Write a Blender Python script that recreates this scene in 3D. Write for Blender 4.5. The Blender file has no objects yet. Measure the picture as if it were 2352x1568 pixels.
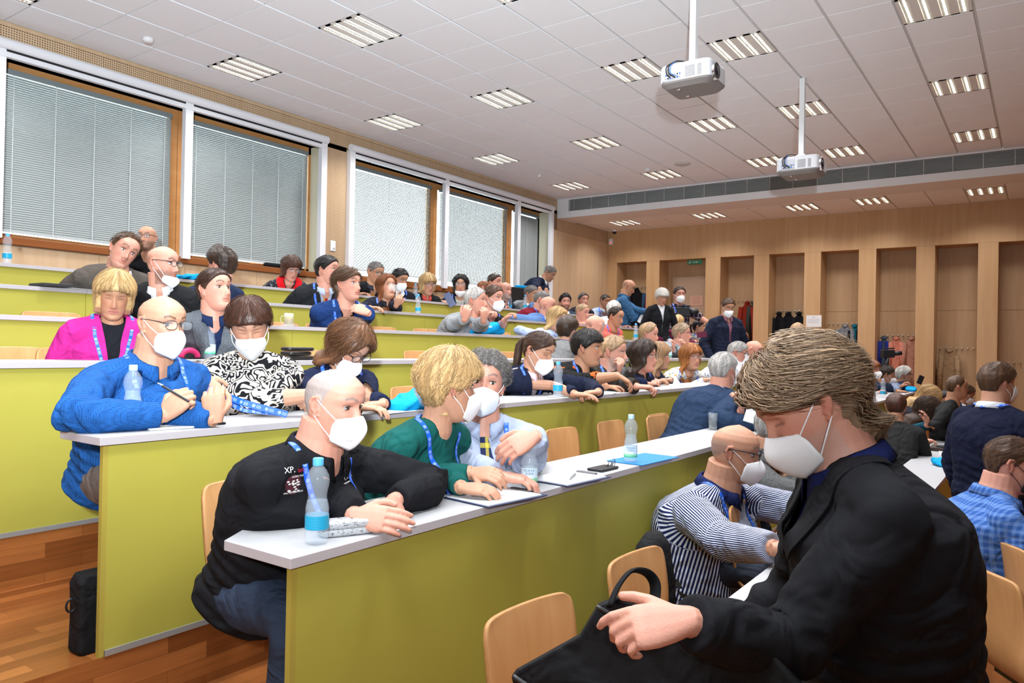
import bpy, math, random
import numpy as np
from mathutils import Vector, Matrix
from mathutils.bvhtree import BVHTree
random.seed(7); RNG = np.random.RandomState(7)
scn = bpy.context.scene
COL = scn.collection
# ------------------------------------------------------------------ camera
CAMZ = 1.535
FPX = 1723.05
yaw, pitch, roll = (math.radians(v) for v in (35.4354, 0.38024, 1.11518))
cF = np.array([math.cos(yaw)*math.cos(pitch), math.sin(yaw)*math.cos(pitch), math.sin(pitch)])
cR = np.cross(cF, [0, 0, 1.]); cR /= np.linalg.norm(cR); cU = np.cross(cR, cF)
cR, cU = math.cos(roll)*cR+math.sin(roll)*cU, -math.sin(roll)*cR+math.cos(roll)*cU
CAM = np.array([0, 0, CAMZ])
cam_d = bpy.data.cameras.new('camera'); cam = bpy.data.objects.new('camera', cam_d); COL.objects.link(cam)
cam_d.sensor_width = 36; cam_d.lens = FPX/2352*36; cam_d.clip_start = .05; cam_d.clip_end = 200
M = Matrix(((cR[0], cU[0], -cF[0], 0), (cR[1], cU[1], -cF[1], 0), (cR[2], cU[2], -cF[2], CAMZ), (0, 0, 0, 1)))
cam.matrix_world = M
scn.camera = cam
# ------------------------------------------------------------------ world, flash, exposure
scn.view_settings.view_transform = 'Standard'; scn.view_settings.look = 'None'
scn.view_settings.gamma = 1; scn.view_settings.use_curve_mapping = False
scn.view_settings.exposure = 0.08
scn.cycles.use_denoising = True
scn.cycles.max_bounces = 6; scn.cycles.diffuse_bounces = 3; scn.cycles.glossy_bounces = 2; scn.cycles.transmission_bounces = 6; scn.cycles.transparent_max_bounces = 8
scn.cycles.caustics_reflective = False; scn.cycles.caustics_refractive = False
scn.cycles.sample_clamp_indirect = 6
W = bpy.data.worlds.new('world'); scn.world = W; W.use_nodes = True
W.node_tree.nodes['Background'].inputs[0].default_value = (.76, .93, 1.0, 1)
W.node_tree.nodes['Background'].inputs[1].default_value = 20
FL = bpy.data.lights.new('camera_flash', 'SPOT'); FL.shadow_soft_size = .05; FL.spot_size = math.radians(136); FL.spot_blend = 1
FL.energy = 500; FL.color = (.88, .95, 1)
flo = bpy.data.objects.new('camera_flash', FL); COL.objects.link(flo)
fpos = CAM+np.array([0, 0, .42])-cF*.75
faim = cF+cR*(380-1176)/FPX+cU*(784+150)/FPX
flo.matrix_world = Matrix.Translation(Vector(fpos)) @ Vector(faim).to_track_quat('-Z', 'Y').to_matrix().to_4x4()
FB = bpy.data.lights.new('added_ceiling_fill', 'SPOT'); FB.shadow_soft_size = .06; FB.spot_size = math.radians(125); FB.spot_blend = 1; FB.energy = 2600; FB.color = (.80, .92, 1)  # added fill spot aimed upward to brighten the ceiling
fbo = bpy.data.objects.new('added_ceiling_fill', FB); COL.objects.link(fbo)
fbo.matrix_world = Matrix.Translation(Vector(fpos+np.array([0, 0, .06]))) @ Vector(cF*1.0+np.array([0, 0, .85])-cR*.30).to_track_quat('-Z', 'Y').to_matrix().to_4x4()
LAMP_W = 30.0      # watts of each ceiling fitting
TUBE = 14.0         # glow of the tubes themselves

# ------------------------------------------------------------------ pixel helpers (measuring the place)
def ray(px, py): return cF+cR*(px-1176)/FPX+cU*(784-py)/FPX
def PZ(px, py, z): d = ray(px, py); return CAM+d*(z-CAMZ)/d[2]
def PY(px, py, y): d = ray(px, py); return CAM+d*y/d[1]
def PX(px, py, x): d = ray(px, py); return CAM+d*x/d[0]
def PD(px, py, d): return CAM+ray(px, py)*d

# ------------------------------------------------------------------ materials
MATS = {}
def lin(c):
    return tuple(((v/255)/12.92 if v/255 <= .04045 else ((v/255+.055)/1.055)**2.4) for v in c)
def mat(name, col=(.8, .8, .8), rough=.6, metal=0, spec=.5, bump=0, bscale=40, var=0, vscale=8, emit=0, trans=0, ior=1.45, attr=None, stretch=(1, 1, 1), sheen=0, alpha=1):
    if name in MATS: return MATS[name]
    m = bpy.data.materials.new(name); m.use_nodes = True; nt = m.node_tree; b = nt.nodes['Principled BSDF']
    b.inputs['Roughness'].default_value = rough; b.inputs['Metallic'].default_value = metal
    b.inputs['Specular IOR Level'].default_value = spec; b.inputs['IOR'].default_value = ior
    b.inputs['Transmission Weight'].default_value = trans; b.inputs['Alpha'].default_value = alpha
    if sheen: b.inputs['Sheen Weight'].default_value = sheen
    src = None
    if attr:
        a = nt.nodes.new('ShaderNodeAttribute'); a.attribute_name = attr; src = a.outputs['Color']
    else:
        b.inputs['Base Color'].default_value = (*col, 1)
    if var or bump:
        tc = nt.nodes.new('ShaderNodeTexCoord'); mp = nt.nodes.new('ShaderNodeMapping'); mp.inputs['Scale'].default_value = stretch
        nt.links.new(tc.outputs['Object'], mp.inputs[0])
    if var:
        n = nt.nodes.new('ShaderNodeTexNoise'); n.inputs['Scale'].default_value = vscale; n.inputs['Detail'].default_value = 5
        nt.links.new(mp.outputs[0], n.inputs['Vector'])
        r = nt.nodes.new('ShaderNodeMapRange'); r.inputs['From Min'].default_value = .25; r.inputs['From Max'].default_value = .75
        r.inputs['To Min'].default_value = 1-var; r.inputs['To Max'].default_value = 1+var
        nt.links.new(n.outputs[0], r.inputs[0])
        mx = nt.nodes.new('ShaderNodeVectorMath'); mx.operation = 'SCALE'
        if src: nt.links.new(src, mx.inputs[0])
        else: mx.inputs[0].default_value = col
        nt.links.new(r.outputs[0], mx.inputs['Scale']); src = mx.outputs[0]
    if src: nt.links.new(src, b.inputs['Base Color'])
    if bump:
        n2 = nt.nodes.new('ShaderNodeTexNoise'); n2.inputs['Scale'].default_value = bscale; n2.inputs['Detail'].default_value = 4
        nt.links.new(mp.outputs[0], n2.inputs['Vector'])
        bp = nt.nodes.new('ShaderNodeBump'); bp.inputs['Strength'].default_value = bump; bp.inputs['Distance'].default_value = .01
        nt.links.new(n2.outputs[0], bp.inputs['Height']); nt.links.new(bp.outputs[0], b.inputs['Normal'])
    if emit:
        b.inputs['Emission Color'].default_value = (*col, 1); b.inputs['Emission Strength'].default_value = emit
    MATS[name] = m; return m
def nodes(m): return m.node_tree.nodes, m.node_tree.links, m.node_tree.nodes['Principled BSDF']
def math_n(nt, op, a, b=None, c=None):
    n = nt.nodes.new('ShaderNodeMath'); n.operation = op
    for i, v in enumerate((a, b, c)):
        if v is None: continue
        if isinstance(v, (int, float)): n.inputs[i].default_value = v
        else: nt.links.new(v, n.inputs[i])
    return n.outputs[0]
def mixcol(nt, fac, a, b):
    n = nt.nodes.new('ShaderNodeMix'); n.data_type = 'RGBA'
    nt.links.new(fac, n.inputs[0])
    for i, v in ((6, a), (7, b)):
        if isinstance(v, tuple): n.inputs[i].default_value = (*v, 1)
        else: nt.links.new(v, n.inputs[i])
    return n.outputs[2]
def objxyz(nt, scale=(1, 1, 1), kind='Object'):
    tc = nt.nodes.new('ShaderNodeTexCoord'); mp = nt.nodes.new('ShaderNodeMapping'); mp.inputs['Scale'].default_value = scale
    nt.links.new(tc.outputs[kind], mp.inputs[0]); s = nt.nodes.new('ShaderNodeSeparateXYZ'); nt.links.new(mp.outputs[0], s.inputs[0])
    return mp.outputs[0], s.outputs

def wood(name, c1, c2, sc=(14, 14, .7), rough=.45, perf=None, spec=.4):
    if name in MATS: return MATS[name]
    m = mat(name, c1, rough, spec=spec); nt = m.node_tree; N, L, b = nodes(m)
    v, xyz = objxyz(nt, sc)
    n = N.new('ShaderNodeTexNoise'); n.inputs['Scale'].default_value = 1; n.inputs['Detail'].default_value = 6; n.inputs['Distortion'].default_value = .6
    L.new(v, n.inputs['Vector'])
    v2, _ = objxyz(nt, (sc[0]*.15, sc[1]*.15, sc[2]*.6)); n2 = N.new('ShaderNodeTexNoise'); n2.inputs['Scale'].default_value = 1; L.new(v2, n2.inputs['Vector'])
    f = math_n(nt, 'ADD', math_n(nt, 'MULTIPLY', n.outputs[0], .65), math_n(nt, 'MULTIPLY', n2.outputs[0], .5))
    r = N.new('ShaderNodeMapRange'); r.inputs['From Min'].default_value = .38; r.inputs['From Max'].default_value = .78; L.new(f, r.inputs[0])
    c = mixcol(nt, r.outputs[0], c1, c2)
    if perf:   # round perforations on a square pitch, in x and z (window wall)
        _, q = objxyz(nt, (1/perf, 1/perf, 1/perf))
        fx = math_n(nt, 'SUBTRACT', math_n(nt, 'FRACT', q[0]), .5); fz = math_n(nt, 'SUBTRACT', math_n(nt, 'FRACT', q[2]), .5)
        d = math_n(nt, 'SQRT', math_n(nt, 'ADD', math_n(nt, 'MULTIPLY', fx, fx), math_n(nt, 'MULTIPLY', fz, fz)))
        h = math_n(nt, 'LESS_THAN', d, .27)
        c = mixcol(nt, h, c, (.10, .06, .035))
    L.new(c, b.inputs['Base Color'])
    return m

# ------------------------------------------------------------------ mesh helpers
def link(o, parent=None):
    COL.objects.link(o)
    if parent is not None: o.parent = parent
    return o
def tag(o, label=None, cat=None, group=None, kind=None):
    if label: o['label'] = label
    if cat: o['category'] = cat
    if group: o['group'] = group
    if kind: o['kind'] = kind
    return o
def empty(name, loc=(0, 0, 0), label=None, cat=None, group=None, rz=0):
    o = bpy.data.objects.new(name, None); o.location = Vector([float(v) for v in loc]); o.rotation_euler = (0, 0, rz); o.empty_display_size = .1
    link(o); return tag(o, label, cat, group)
class G:
    def __init__(s): s.V = []; s.F = []; s.M = []; s.n = 0; s.mi = 0
    def add(s, V, F):
        V = np.asarray(V, float); s.V.append(V); s.F += [tuple(i+s.n for i in f) for f in F]; s.M += [s.mi]*len(F); s.n += len(V); return s
    def verts(s): return np.concatenate(s.V) if s.V else np.zeros((0, 3))
    def box(s, lo, hi, R=None, c=None):
        x0, y0, z0 = lo; x1, y1, z1 = hi
        V = np.array([(x0, y0, z0), (x1, y0, z0), (x1, y1, z0), (x0, y1, z0), (x0, y0, z1), (x1, y0, z1), (x1, y1, z1), (x0, y1, z1)], float)
        if R is not None: V = V@np.asarray(R).T
        if c is not None: V = V+np.asarray(c)
        return s.add(V, [(0, 3, 2, 1), (4, 5, 6, 7), (0, 1, 5, 4), (1, 2, 6, 5), (2, 3, 7, 6), (3, 0, 4, 7)])
    def loft(s, rings, cap=True, closed=True):
        n = len(rings[0]); V = np.concatenate([np.asarray(r, float) for r in rings]); F = []
        for i in range(len(rings)-1):
            for j in range(n if closed else n-1):
                k = (j+1) % n; F.append((i*n+j, i*n+k, (i+1)*n+k, (i+1)*n+j))
        if cap and closed:
            F.append(tuple(range(n))[::-1]); F.append(tuple((len(rings)-1)*n+j for j in range(n)))
            # outward winding for every closed piece
            c = V-V.mean(0); vol = 0.
            for f in F[:-2]: vol += np.dot(c[f[0]], np.cross(c[f[1]], c[f[2]]))+np.dot(c[f[0]], np.cross(c[f[2]], c[f[3]]))
            if vol < 0: F = [f[::-1] for f in F]
        return s.add(V, F)
    def tube(s, pts, rad, n=10, cap=True, ref=None):
        pts = [np.asarray(p, float) for p in pts]; rings = []; m = len(pts)
        if np.isscalar(rad): rad = [rad]*m
        ref = np.array([0, 0, 1.]) if ref is None else np.asarray(ref, float)
        for i, p in enumerate(pts):
            t = pts[min(i+1, m-1)]-pts[max(i-1, 0)]; t = t/(np.linalg.norm(t)+1e-9)
            a = ref-t*(ref@t)
            if np.linalg.norm(a) < .05: a = np.array([1., .3, .1])-t*(np.array([1., .3, .1])@t)
            a /= np.linalg.norm(a); b = np.cross(t, a); ref = a
            ra, rb = (rad[i], rad[i]) if np.isscalar(rad[i]) else rad[i]
            th = np.arange(n)*2*np.pi/n
            rings.append(p+ra*np.cos(th)[:, None]*a+rb*np.sin(th)[:, None]*b)
        return s.loft(rings, cap)
    def ball(s, c, r, R=None, nu=14, nv=9):
        r = np.array([r]*3 if np.isscalar(r) else r, float); V = []; F = []
        for i in range(1, nv):
            a = math.pi*i/nv
            for j in range(nu):
                b = 2*math.pi*j/nu; V.append((math.sin(a)*math.cos(b), math.sin(a)*math.sin(b), math.cos(a)))
        V.append((0, 0, 1)); V.append((0, 0, -1)); V = np.array(V)*r
        if R is not None: V = V@np.asarray(R).T
        V = V+np.asarray(c); t = (nv-1)*nu
        for i in range(nv-2):
            for j in range(nu):
                k = (j+1) % nu; F.append((i*nu+j, (i+1)*nu+j, (i+1)*nu+k, i*nu+k))
        for j in range(nu):
            k = (j+1) % nu; F.append((t, j, k)); F.append((t+1, (nv-2)*nu+k, (nv-2)*nu+j))
        return s.add(V, F)
    def lathe(s, prof, c=(0, 0, 0), n=20):
        th = np.arange(n)*2*np.pi/n
        return s.loft([np.stack([c[0]+r*np.cos(th), c[1]+r*np.sin(th), np.full(n, c[2]+z)], 1) for r, z in prof], True)
    def prism(s, poly, d, base=2):      # poly in 3D, extruded by vector d
        P = np.asarray(poly, float); return s.loft([P, P+np.asarray(d, float)], True)
    def build(s, name, m, parent=None, smooth=False, org=None, bevel=0, col=None):
        V = s.verts()
        if org is not None: V = V-np.asarray(org)
        me = bpy.data.meshes.new(name); me.from_pydata(V.tolist(), [], s.F)
        ms = m if isinstance(m, (list, tuple)) else [m]
        for q in ms: me.materials.append(q)
        if any(s.M): me.polygons.foreach_set('material_index', s.M)
        if smooth: me.polygons.foreach_set('use_smooth', [True]*len(me.polygons))
        me.validate(); me.update()
        if col is not None:
            a = me.color_attributes.new('col', 'FLOAT_COLOR', 'POINT'); a.data.foreach_set('color', np.concatenate([col, np.ones((len(col), 1))], 1).astype(np.float32).ravel())
        o = bpy.data.objects.new(name, me); link(o, parent)
        if bevel:
            b = o.modifiers.new('bevel', 'BEVEL'); b.width = bevel; b.segments = 2; b.limit_method = 'ANGLE'
        return o
def quad_mesh(name, V, F):
    me = bpy.data.meshes.new(name); me.vertices.add(len(V)); me.vertices.foreach_set('co', np.ascontiguousarray(V, dtype=np.float32).ravel())
    nf = len(F); k = F.shape[1]; me.loops.add(nf*k); me.loops.foreach_set('vertex_index', F.astype(np.int32).ravel())
    me.polygons.add(nf); me.polygons.foreach_set('loop_start', np.arange(0, nf*k, k, dtype=np.int32))
    me.update(calc_edges=True); me.polygons.foreach_set('use_smooth', np.ones(nf, bool)); return me
def remesh(g, vox, it=3, fac=.5):
    me = bpy.data.meshes.new('tmp'); me.from_pydata(g.verts().tolist(), [], g.F); o = bpy.data.objects.new('tmp', me); COL.objects.link(o)
    r = o.modifiers.new('r', 'REMESH'); r.mode = 'VOXEL'; r.voxel_size = vox; r.adaptivity = 0
    sm = o.modifiers.new('s', 'SMOOTH'); sm.iterations = it; sm.factor = fac
    dg = bpy.context.evaluated_depsgraph_get(); ev = o.evaluated_get(dg); q = ev.to_mesh()
    V = np.empty(len(q.vertices)*3, np.float32); q.vertices.foreach_get('co', V); V = V.reshape(-1, 3).astype(float)
    nl = len(q.loops); F = np.empty(nl, np.int32); q.loops.foreach_get('vertex_index', F)
    F = F.reshape(-1, 4) if nl == 4*len(q.polygons) else F.reshape(-1, 3)
    ev.to_mesh_clear(); bpy.data.objects.remove(o); bpy.data.meshes.remove(me)
    return V, F
def mesh_out(name, V, F, m, parent, org, col=None, vec=None):
    me = quad_mesh(name, V-org, F); me.materials.append(m)
    if col is not None:
        a = me.color_attributes.new('col', 'FLOAT_COLOR', 'POINT'); a.data.foreach_set('color', np.concatenate([col, np.ones((len(col), 1))], 1).astype(np.float32).ravel())
    if vec is not None:
        a = me.attributes.new('st', 'FLOAT_VECTOR', 'POINT'); a.data.foreach_set('vector', vec.astype(np.float32).ravel())
    return link(bpy.data.objects.new(name, me), parent)
def unit(v): v = np.asarray(v, float); return v/(np.linalg.norm(v)+1e-12)
def noise3(V, sc, seed=0):      # cheap smooth pseudo noise in [-1,1]
    r = np.random.RandomState(seed); out = np.zeros(len(V))
    for k in range(5):
        d = r.normal(size=3); d /= np.linalg.norm(d); out += np.sin(V@d*sc*(1+.35*k)*6.28+r.rand()*6.28+1.7*np.sin(V@np.roll(d, 1)*sc*4+k))
    return out/5

# =================================================================== THE ROOM
YWIN = 8.40; ZC = 4.634; XB = 13.35; XN = 15.61; ZL = 4.26
M_tile = mat('ceiling_tile', (.88, .905, .94), .9, bump=.15, bscale=300)
M_grid = mat('ceiling_grid', (.60, .60, .59), .6)
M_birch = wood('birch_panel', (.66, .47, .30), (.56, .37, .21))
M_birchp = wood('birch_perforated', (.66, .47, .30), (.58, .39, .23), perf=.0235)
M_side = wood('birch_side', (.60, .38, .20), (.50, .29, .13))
M_white = mat('white_paint', (.80, .80, .80), .5)
M_cream = mat('cream_reveal', (.72, .66, .48), .7)
M_orange = wood('pine_frame', (.62, .30, .11), (.50, .21, .06), sc=(3, 3, 9))
M_sill = wood('dark_sill', (.30, .10, .03), (.22, .07, .02), sc=(2, 20, 20), rough=.35)
M_green = mat('green_laminate', (.40, .355, .058), .5, spec=.35, var=.03, vscale=3)
M_greenedge = mat('green_edge', (.38, .30, .05), .5)
M_top = mat('desk_laminate', (.40, .396, .405), .5, spec=.4, var=.02, vscale=60)
M_topedge = mat('desk_edge', (.44, .40, .41), .5)
M_alu = mat('aluminium_strip', (.55, .54, .52), .35, metal=.6)
M_ply = wood('beech_ply', (.62, .33, .14), (.50, .24, .085), sc=(20, 20, 2.2), rough=.38)
M_plyedge = mat('ply_edge', (.45, .22, .08), .5, var=.2, vscale=40)
M_steel = mat('chair_steel', (.18, .18, .19), .35, metal=.8)
M_black = mat('black_plastic', (.012, .012, .014), .45)
M_chrome = mat('chrome', (.75, .75, .77), .18, metal=1)

def parquet():
    m = mat('parquet', (.3, .1, .03), .32, spec=.5); nt = m.node_tree; N, L, b = nodes(m)
    tc = N.new('ShaderNodeTexCoord'); mp = N.new('ShaderNodeMapping'); L.new(tc.outputs['Object'], mp.inputs[0])
    s = N.new('ShaderNodeSeparateXYZ'); L.new(mp.outputs[0], s.inputs[0])
    cmb = N.new('ShaderNodeCombineXYZ'); L.new(s.outputs[0], cmb.inputs[0]); L.new(math_n(nt, 'ADD', s.outputs[1], s.outputs[2]), cmb.inputs[1])
    br = N.new('ShaderNodeTexBrick'); br.offset = .37; br.inputs['Scale'].default_value = 1; br.inputs['Brick Width'].default_value = .42; br.inputs['Row Height'].default_value = .065
    br.inputs['Mortar Size'].default_value = .0006; br.inputs['Color1'].default_value = (.38, .13, .034, 1); br.inputs['Color2'].default_value = (.18, .05, .011, 1); br.inputs['Mortar'].default_value = (.12, .04, .01, 1)
    br.inputs['Bias'].default_value = -.1
    L.new(cmb.outputs[0], br.inputs['Vector'])
    n = N.new('ShaderNodeTexNoise'); n.inputs['Scale'].default_value = 1; n.inputs['Detail'].default_value = 6
    mp2 = N.new('ShaderNodeMapping'); mp2.inputs['Scale'].default_value = (3, 60, 1); L.new(cmb.outputs[0], mp2.inputs[0]); L.new(mp2.outputs[0], n.inputs['Vector'])
    r = N.new('ShaderNodeMapRange'); r.inputs['To Min'].default_value = .6; r.inputs['To Max'].default_value = 1.35; L.new(n.outputs[0], r.inputs[0])
    v = N.new('ShaderNodeVectorMath'); v.operation = 'SCALE'; L.new(br.outputs[0], v.inputs[0]); L.new(r.outputs[0], v.inputs['Scale']); L.new(v.outputs[0], b.inputs['Base Color'])
    return m
M_parq = parquet()
def struct(name, g, m, **k): o = g.build(name, m, **k); o['kind'] = 'structure'; return o
STEP = .226
def FZ(k): return STEP*k if k > 0 else 0.0
def DY(k): return .6+k
# floor with tiers
g = G(); g.box((-4, -6.5, -.1), (16.3, DY(1), 0)); struct('floor', g, M_parq)
g = G()
for k in range(1, 8):
    y1 = DY(k+1) if k < 6 else (7.6 if k == 6 else YWIN+.05)
    if k == 7: break
    if k == 6: y1 = YWIN+.02
    g.box((-4, DY(k), 0 if k == 1 else FZ(k-1)-.02), (16.3, y1, FZ(k)))
struct('floor_tiers', g, M_parq)
# ceiling: tiles between measured grid lines
ylines = [8.38, 7.78, 7.19, 6.54, 5.89, 5.30, 4.67, 4.05, 3.50, 2.84, 2.29, 1.69, 1.13, .56]
while ylines[-1] > -6: ylines.append(ylines[-1]-.6)
xlines = [4.858+.6*i for i in range(-15, 15)]
xlines = [x for x in xlines if x > -4]+[XB+.02]
lampcells = set()
LAMPS = []
for xi in (-8, -4, 0, 4, 8, 12):
    for j in (1, 4, 7, 9, 12):
        if xi < -4 and j < 9: continue
        lampcells.add((xi, j)); LAMPS.append((4.858+.6*xi, 4.858+.6*xi+.6, ylines[j+1], ylines[j], ZC))
for j in (1, 4, 7, 9, 12):
    pass
g = G(); g.mi = 1
g.box((-4, -6.5, ZC+.012), (XB+.1, YWIN+.3, ZC+.03)); g.mi = 0
lampset = {(round(a, 2), round(c, 2)) for a, b, c, d, e in LAMPS}
for i in range(len(xlines)-1):
    for j in range(len(ylines)-1):
        x0, x1, y1, y0 = xlines[i], xlines[i+1], ylines[j], ylines[j+1]
        if (round(x0, 2), round(y0, 2)) in lampset: continue
        g.box((x0+.006, y0+.014, ZC), (x1-.006, y1-.014, ZC+.015))
struct('ceiling', g, [M_tile, M_grid])
# lower ceiling behind the beam
g = G(); g.mi = 1; g.box((14.05, -6.5, ZL+.012), (XN+.2, YWIN+.1, ZL+.03)); g.mi = 0
LX = (14.35, 14.95)
for x0, x1 in ((14.05, 14.35), LX, (14.95, 15.55), (15.55, 15.7)):
    for j in range(len(ylines)-1):
        y1, y0 = ylines[j], ylines[j+1]
        if (x0, x1) == LX and j in (1, 4, 7, 9, 12): continue
        g.box((x0+.004, y0+.010, ZL), (x1-.004, y1-.010, ZL+.015))
struct('ceiling_lower', g, [M_tile, M_grid])
for j in (1, 4, 7, 9, 12): LAMPS.append((LX[0], LX[1], ylines[j+1], ylines[j], ZL))
# beam with air grille
g = G()
g.box((XB, -6.5, 4.24), (14.06, YWIN, 4.37)); g.box((XB, 8.13, 4.37), (14.06, YWIN, ZC)); g.box((XB, -6.5, 4.61), (14.06, 8.13, ZC)); g.box((XB+.1, -6.5, 4.37), (14.06, 8.13, 4.61))
struct('ceiling_beam', g, mat('beam_white', (.78, .78, .79), .5))
grille = empty('air_grille', (XB, 1, 4.37), 'long dark louvred air grille set in the white ceiling beam', 'vent')
y = -6.4
while y < 8.1:
    g = G(); g.box((XB+.03, y, 4.372), (XB+.034, y+.012, 4.608)); y += .40
    g.build('mullion', mat('grille_rail', (.45, .46, .46), .4, metal=.5), grille, org=(XB, 1, 4.37))
g = G()
for i in range(15): g.box((XB+.034, -6.45, 4.376+i*.0157), (XB+.060, 8.12, 4.380+i*.0157))
g.build('louvre_blades', mat('grille_blade', (.50, .51, .51), .4, metal=.5), grille, org=(XB, 1, 4.37))
g = G(); g.box((XB+.07, -6.45, 4.371), (XB+.09, 8.125, 4.609)); g.build('backing_plate', mat('grille_dark', (.22, .225, .225), .6), grille, org=(XB, 1, 4.37))

# window wall y = 8.4
W1 = (1.2, 7.10); W2 = (7.56, 13.10); ZB, ZT = 2.52, 4.34; YG = 8.72
g = G()
def wallpiece(g, x0, x1, z0, z1, seams=()):
    xs = [x0]+[s for s in seams if x0 < s < x1]+[x1]
    for a, b in zip(xs[:-1], xs[1:]): g.box((a+.002, YWIN, z0+.002), (b-.002, YWIN+.05, z1-.002))
g.mi = 1; wallpiece(g, -4, 13.36, 4.40, 4.60, [4.03, 5.02, 6.03, 7.04, 8.05, 9.06, 10.07, 11.08, 12.09]); wallpiece(g, 13.36, XN+.1, 4.0, 4.3, ())
g.mi = 0; wallpiece(g, -4, 13.36, 4.60, ZC+.03)
g.mi = 1; wallpiece(g, W1[1]+.02, W2[0]-.01, 2.52, 4.34); wallpiece(g, -4, W1[0], 2.52, 4.40)
g.mi = 0
wallpiece(g, -4, XN+.1, 1.2, 2.44, [x*1.0+.03 for x in range(-3, 15)]); wallpiece(g, W2[1], XN+.1, 2.44, 4.0, (15.3,))
g.mi = 2; g.box((-4, YWIN+.01, 0), (XN+.1, YWIN+.10, 2.43)); g.box((-4, YWIN+.01, ZT), (XN+.1, YWIN+.40, 5)); g.box((W2[1]+.02, YWIN+.01, 2.3), (XN+.1, YWIN+.4, ZT+.1)); g.box((W1[1]+.03, YWIN+.01, 2.3), (W2[0]-.03, YWIN+.4, ZT+.1)); g.box((-4, YWIN+.01, 2.3), (W1[0]-.03, YWIN+.4, ZT+.1)); g.box((-4, YWIN+.01, 2.3), (XN, YWIN+.4, 2.5))
struct('wall_back', g, [M_birch, M_birchp, mat('wall_core', (.25, .15, .08), .8)])
# windows
def blind(x0, x1, z0, z1, ang, nm, lab, back=(.37, .40, .39)):
    t = empty('venetian_blind', ((x0+x1)/2, YG-.09, z1), lab, 'blind', 'venetian blinds in the window openings')
    o = ((x0+x1)/2, YG-.09, z1)
    g = G(); g.box((x0, YG-.115, z1), (x1, YG-.065, z1+.055)); g.build('head_rail', mat('blind_rail', (.22, .25, .255), .4), t, org=o)
    g = G(); z = z0+.03; w = .0135; c, s = math.cos(ang)*w, math.sin(ang)*w
    while z < z1-.012:
        V = []
        for xx in (x0+.004, x1-.004): V += [(xx, YG-.09-c, z-s), (xx, YG-.09, z+.0022), (xx, YG-.09+c, z+s)]
        g.add(V, [(0, 1, 4, 3), (1, 2, 5, 4)]); z += .0235
    g.build('slats', mat(nm, back, .55, spec=.3), t, org=o, smooth=True)
    g = G(); g.box((x0, YG-.105, z0), (x1, YG-.075, z0+.018)); g.build('bottom_rail', mat('blind_rail_light', (.5, .53, .53), .5), t, org=o)
    g = G(); n = max(2, int((x1-x0)/.42))
    for i in range(n+1):
        xx = x0+.09+(x1-x0-.18)*i/n; g.box((xx-.004, YG-.106, z0), (xx+.004, YG-.1045, z1))
    g.build('ladder_cord', mat('blind_cord', (.62, .66, .65), .7), t, org=o)
def window(nm, x0, x1, mulls, blinds):
    f = G()
    f.box((x0, YG-.04, ZB), (x1, YG+.04, ZB+.07)); f.box((x0, YG-.04, ZT-.10), (x1, YG+.04, ZT))
    f.box((x0, YG-.04, ZB), (x0+.08, YG+.04, ZT)); f.box((x1-.10, YG-.04, ZB), (x1, YG+.04, ZT))
    for m0, m1 in mulls:
        f.box((m0, YG-.045, ZB), ((m0+m1)/2-.004, YG+.04, ZT)); f.box(((m0+m1)/2+.004, YG-.045, ZB), (m1, YG+.04, ZT))
    w = f.build(nm, M_orange); w['kind'] = 'structure'
    p = G(); p.box((x0+.05, YG+.012, ZB+.03), (x1-.05, YG+.018, ZT-.05)); p.build('window_pane', mat('window_glass', (.92, .98, .96), .02, trans=1, ior=1.02), w)
window('window_1', W1[0], W1[1]+.06, [(4.96, 5.16)], None)
window('window_2', W2[0], W2[1]+.10, [(9.66, 9.86), (11.90, 12.10)], None)
blind(1.3, 3.10, 2.60, 4.20, 1.24, 'slat_grey', 'grey venetian blind behind the white post at the far left window end')
blind(3.16, 4.95, 2.60, 4.20, 1.24, 'slat_grey', 'wide grey closed venetian blind in the left large window')
blind(5.18, 7.00, 2.60, 4.20, 1.24, 'slat_grey', 'grey closed venetian blind between the white post and the perforated wooden pier')
blind(7.62, 9.64, 2.66, 4.20, -.35, 'slat_open', 'blown-out bright venetian blind with slats open to the daylight')
blind(9.88, 11.88, 2.66, 4.20, -.52, 'slat_half', 'pale bright venetian blind between two wooden window mullions')
blind(12.12, 12.98, 2.66, 4.20, 1.28, 'slat_grey', 'narrow grey venetian blind at the right end of the window row')
# reveals, sills
g = G()
for a, b in (W1, W2):
    g.box((a-.03, YWIN, ZT), (b+.03, YG+.05, ZT+.03)); g.box((b, YWIN+.02, ZB), (b+.03, YG+.05, ZT)); g.box((a-.03, YWIN+.02, ZB), (a, YG+.05, ZT))
struct('trim_reveals', g, M_cream)
g = G()
for a, b in (W1, W2): g.box((a-.03, YWIN-.035, ZB-.07), (b+.03, YG-.04, ZB+.005))
struct('trim_sills', g, M_sill, bevel=.004)
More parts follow.
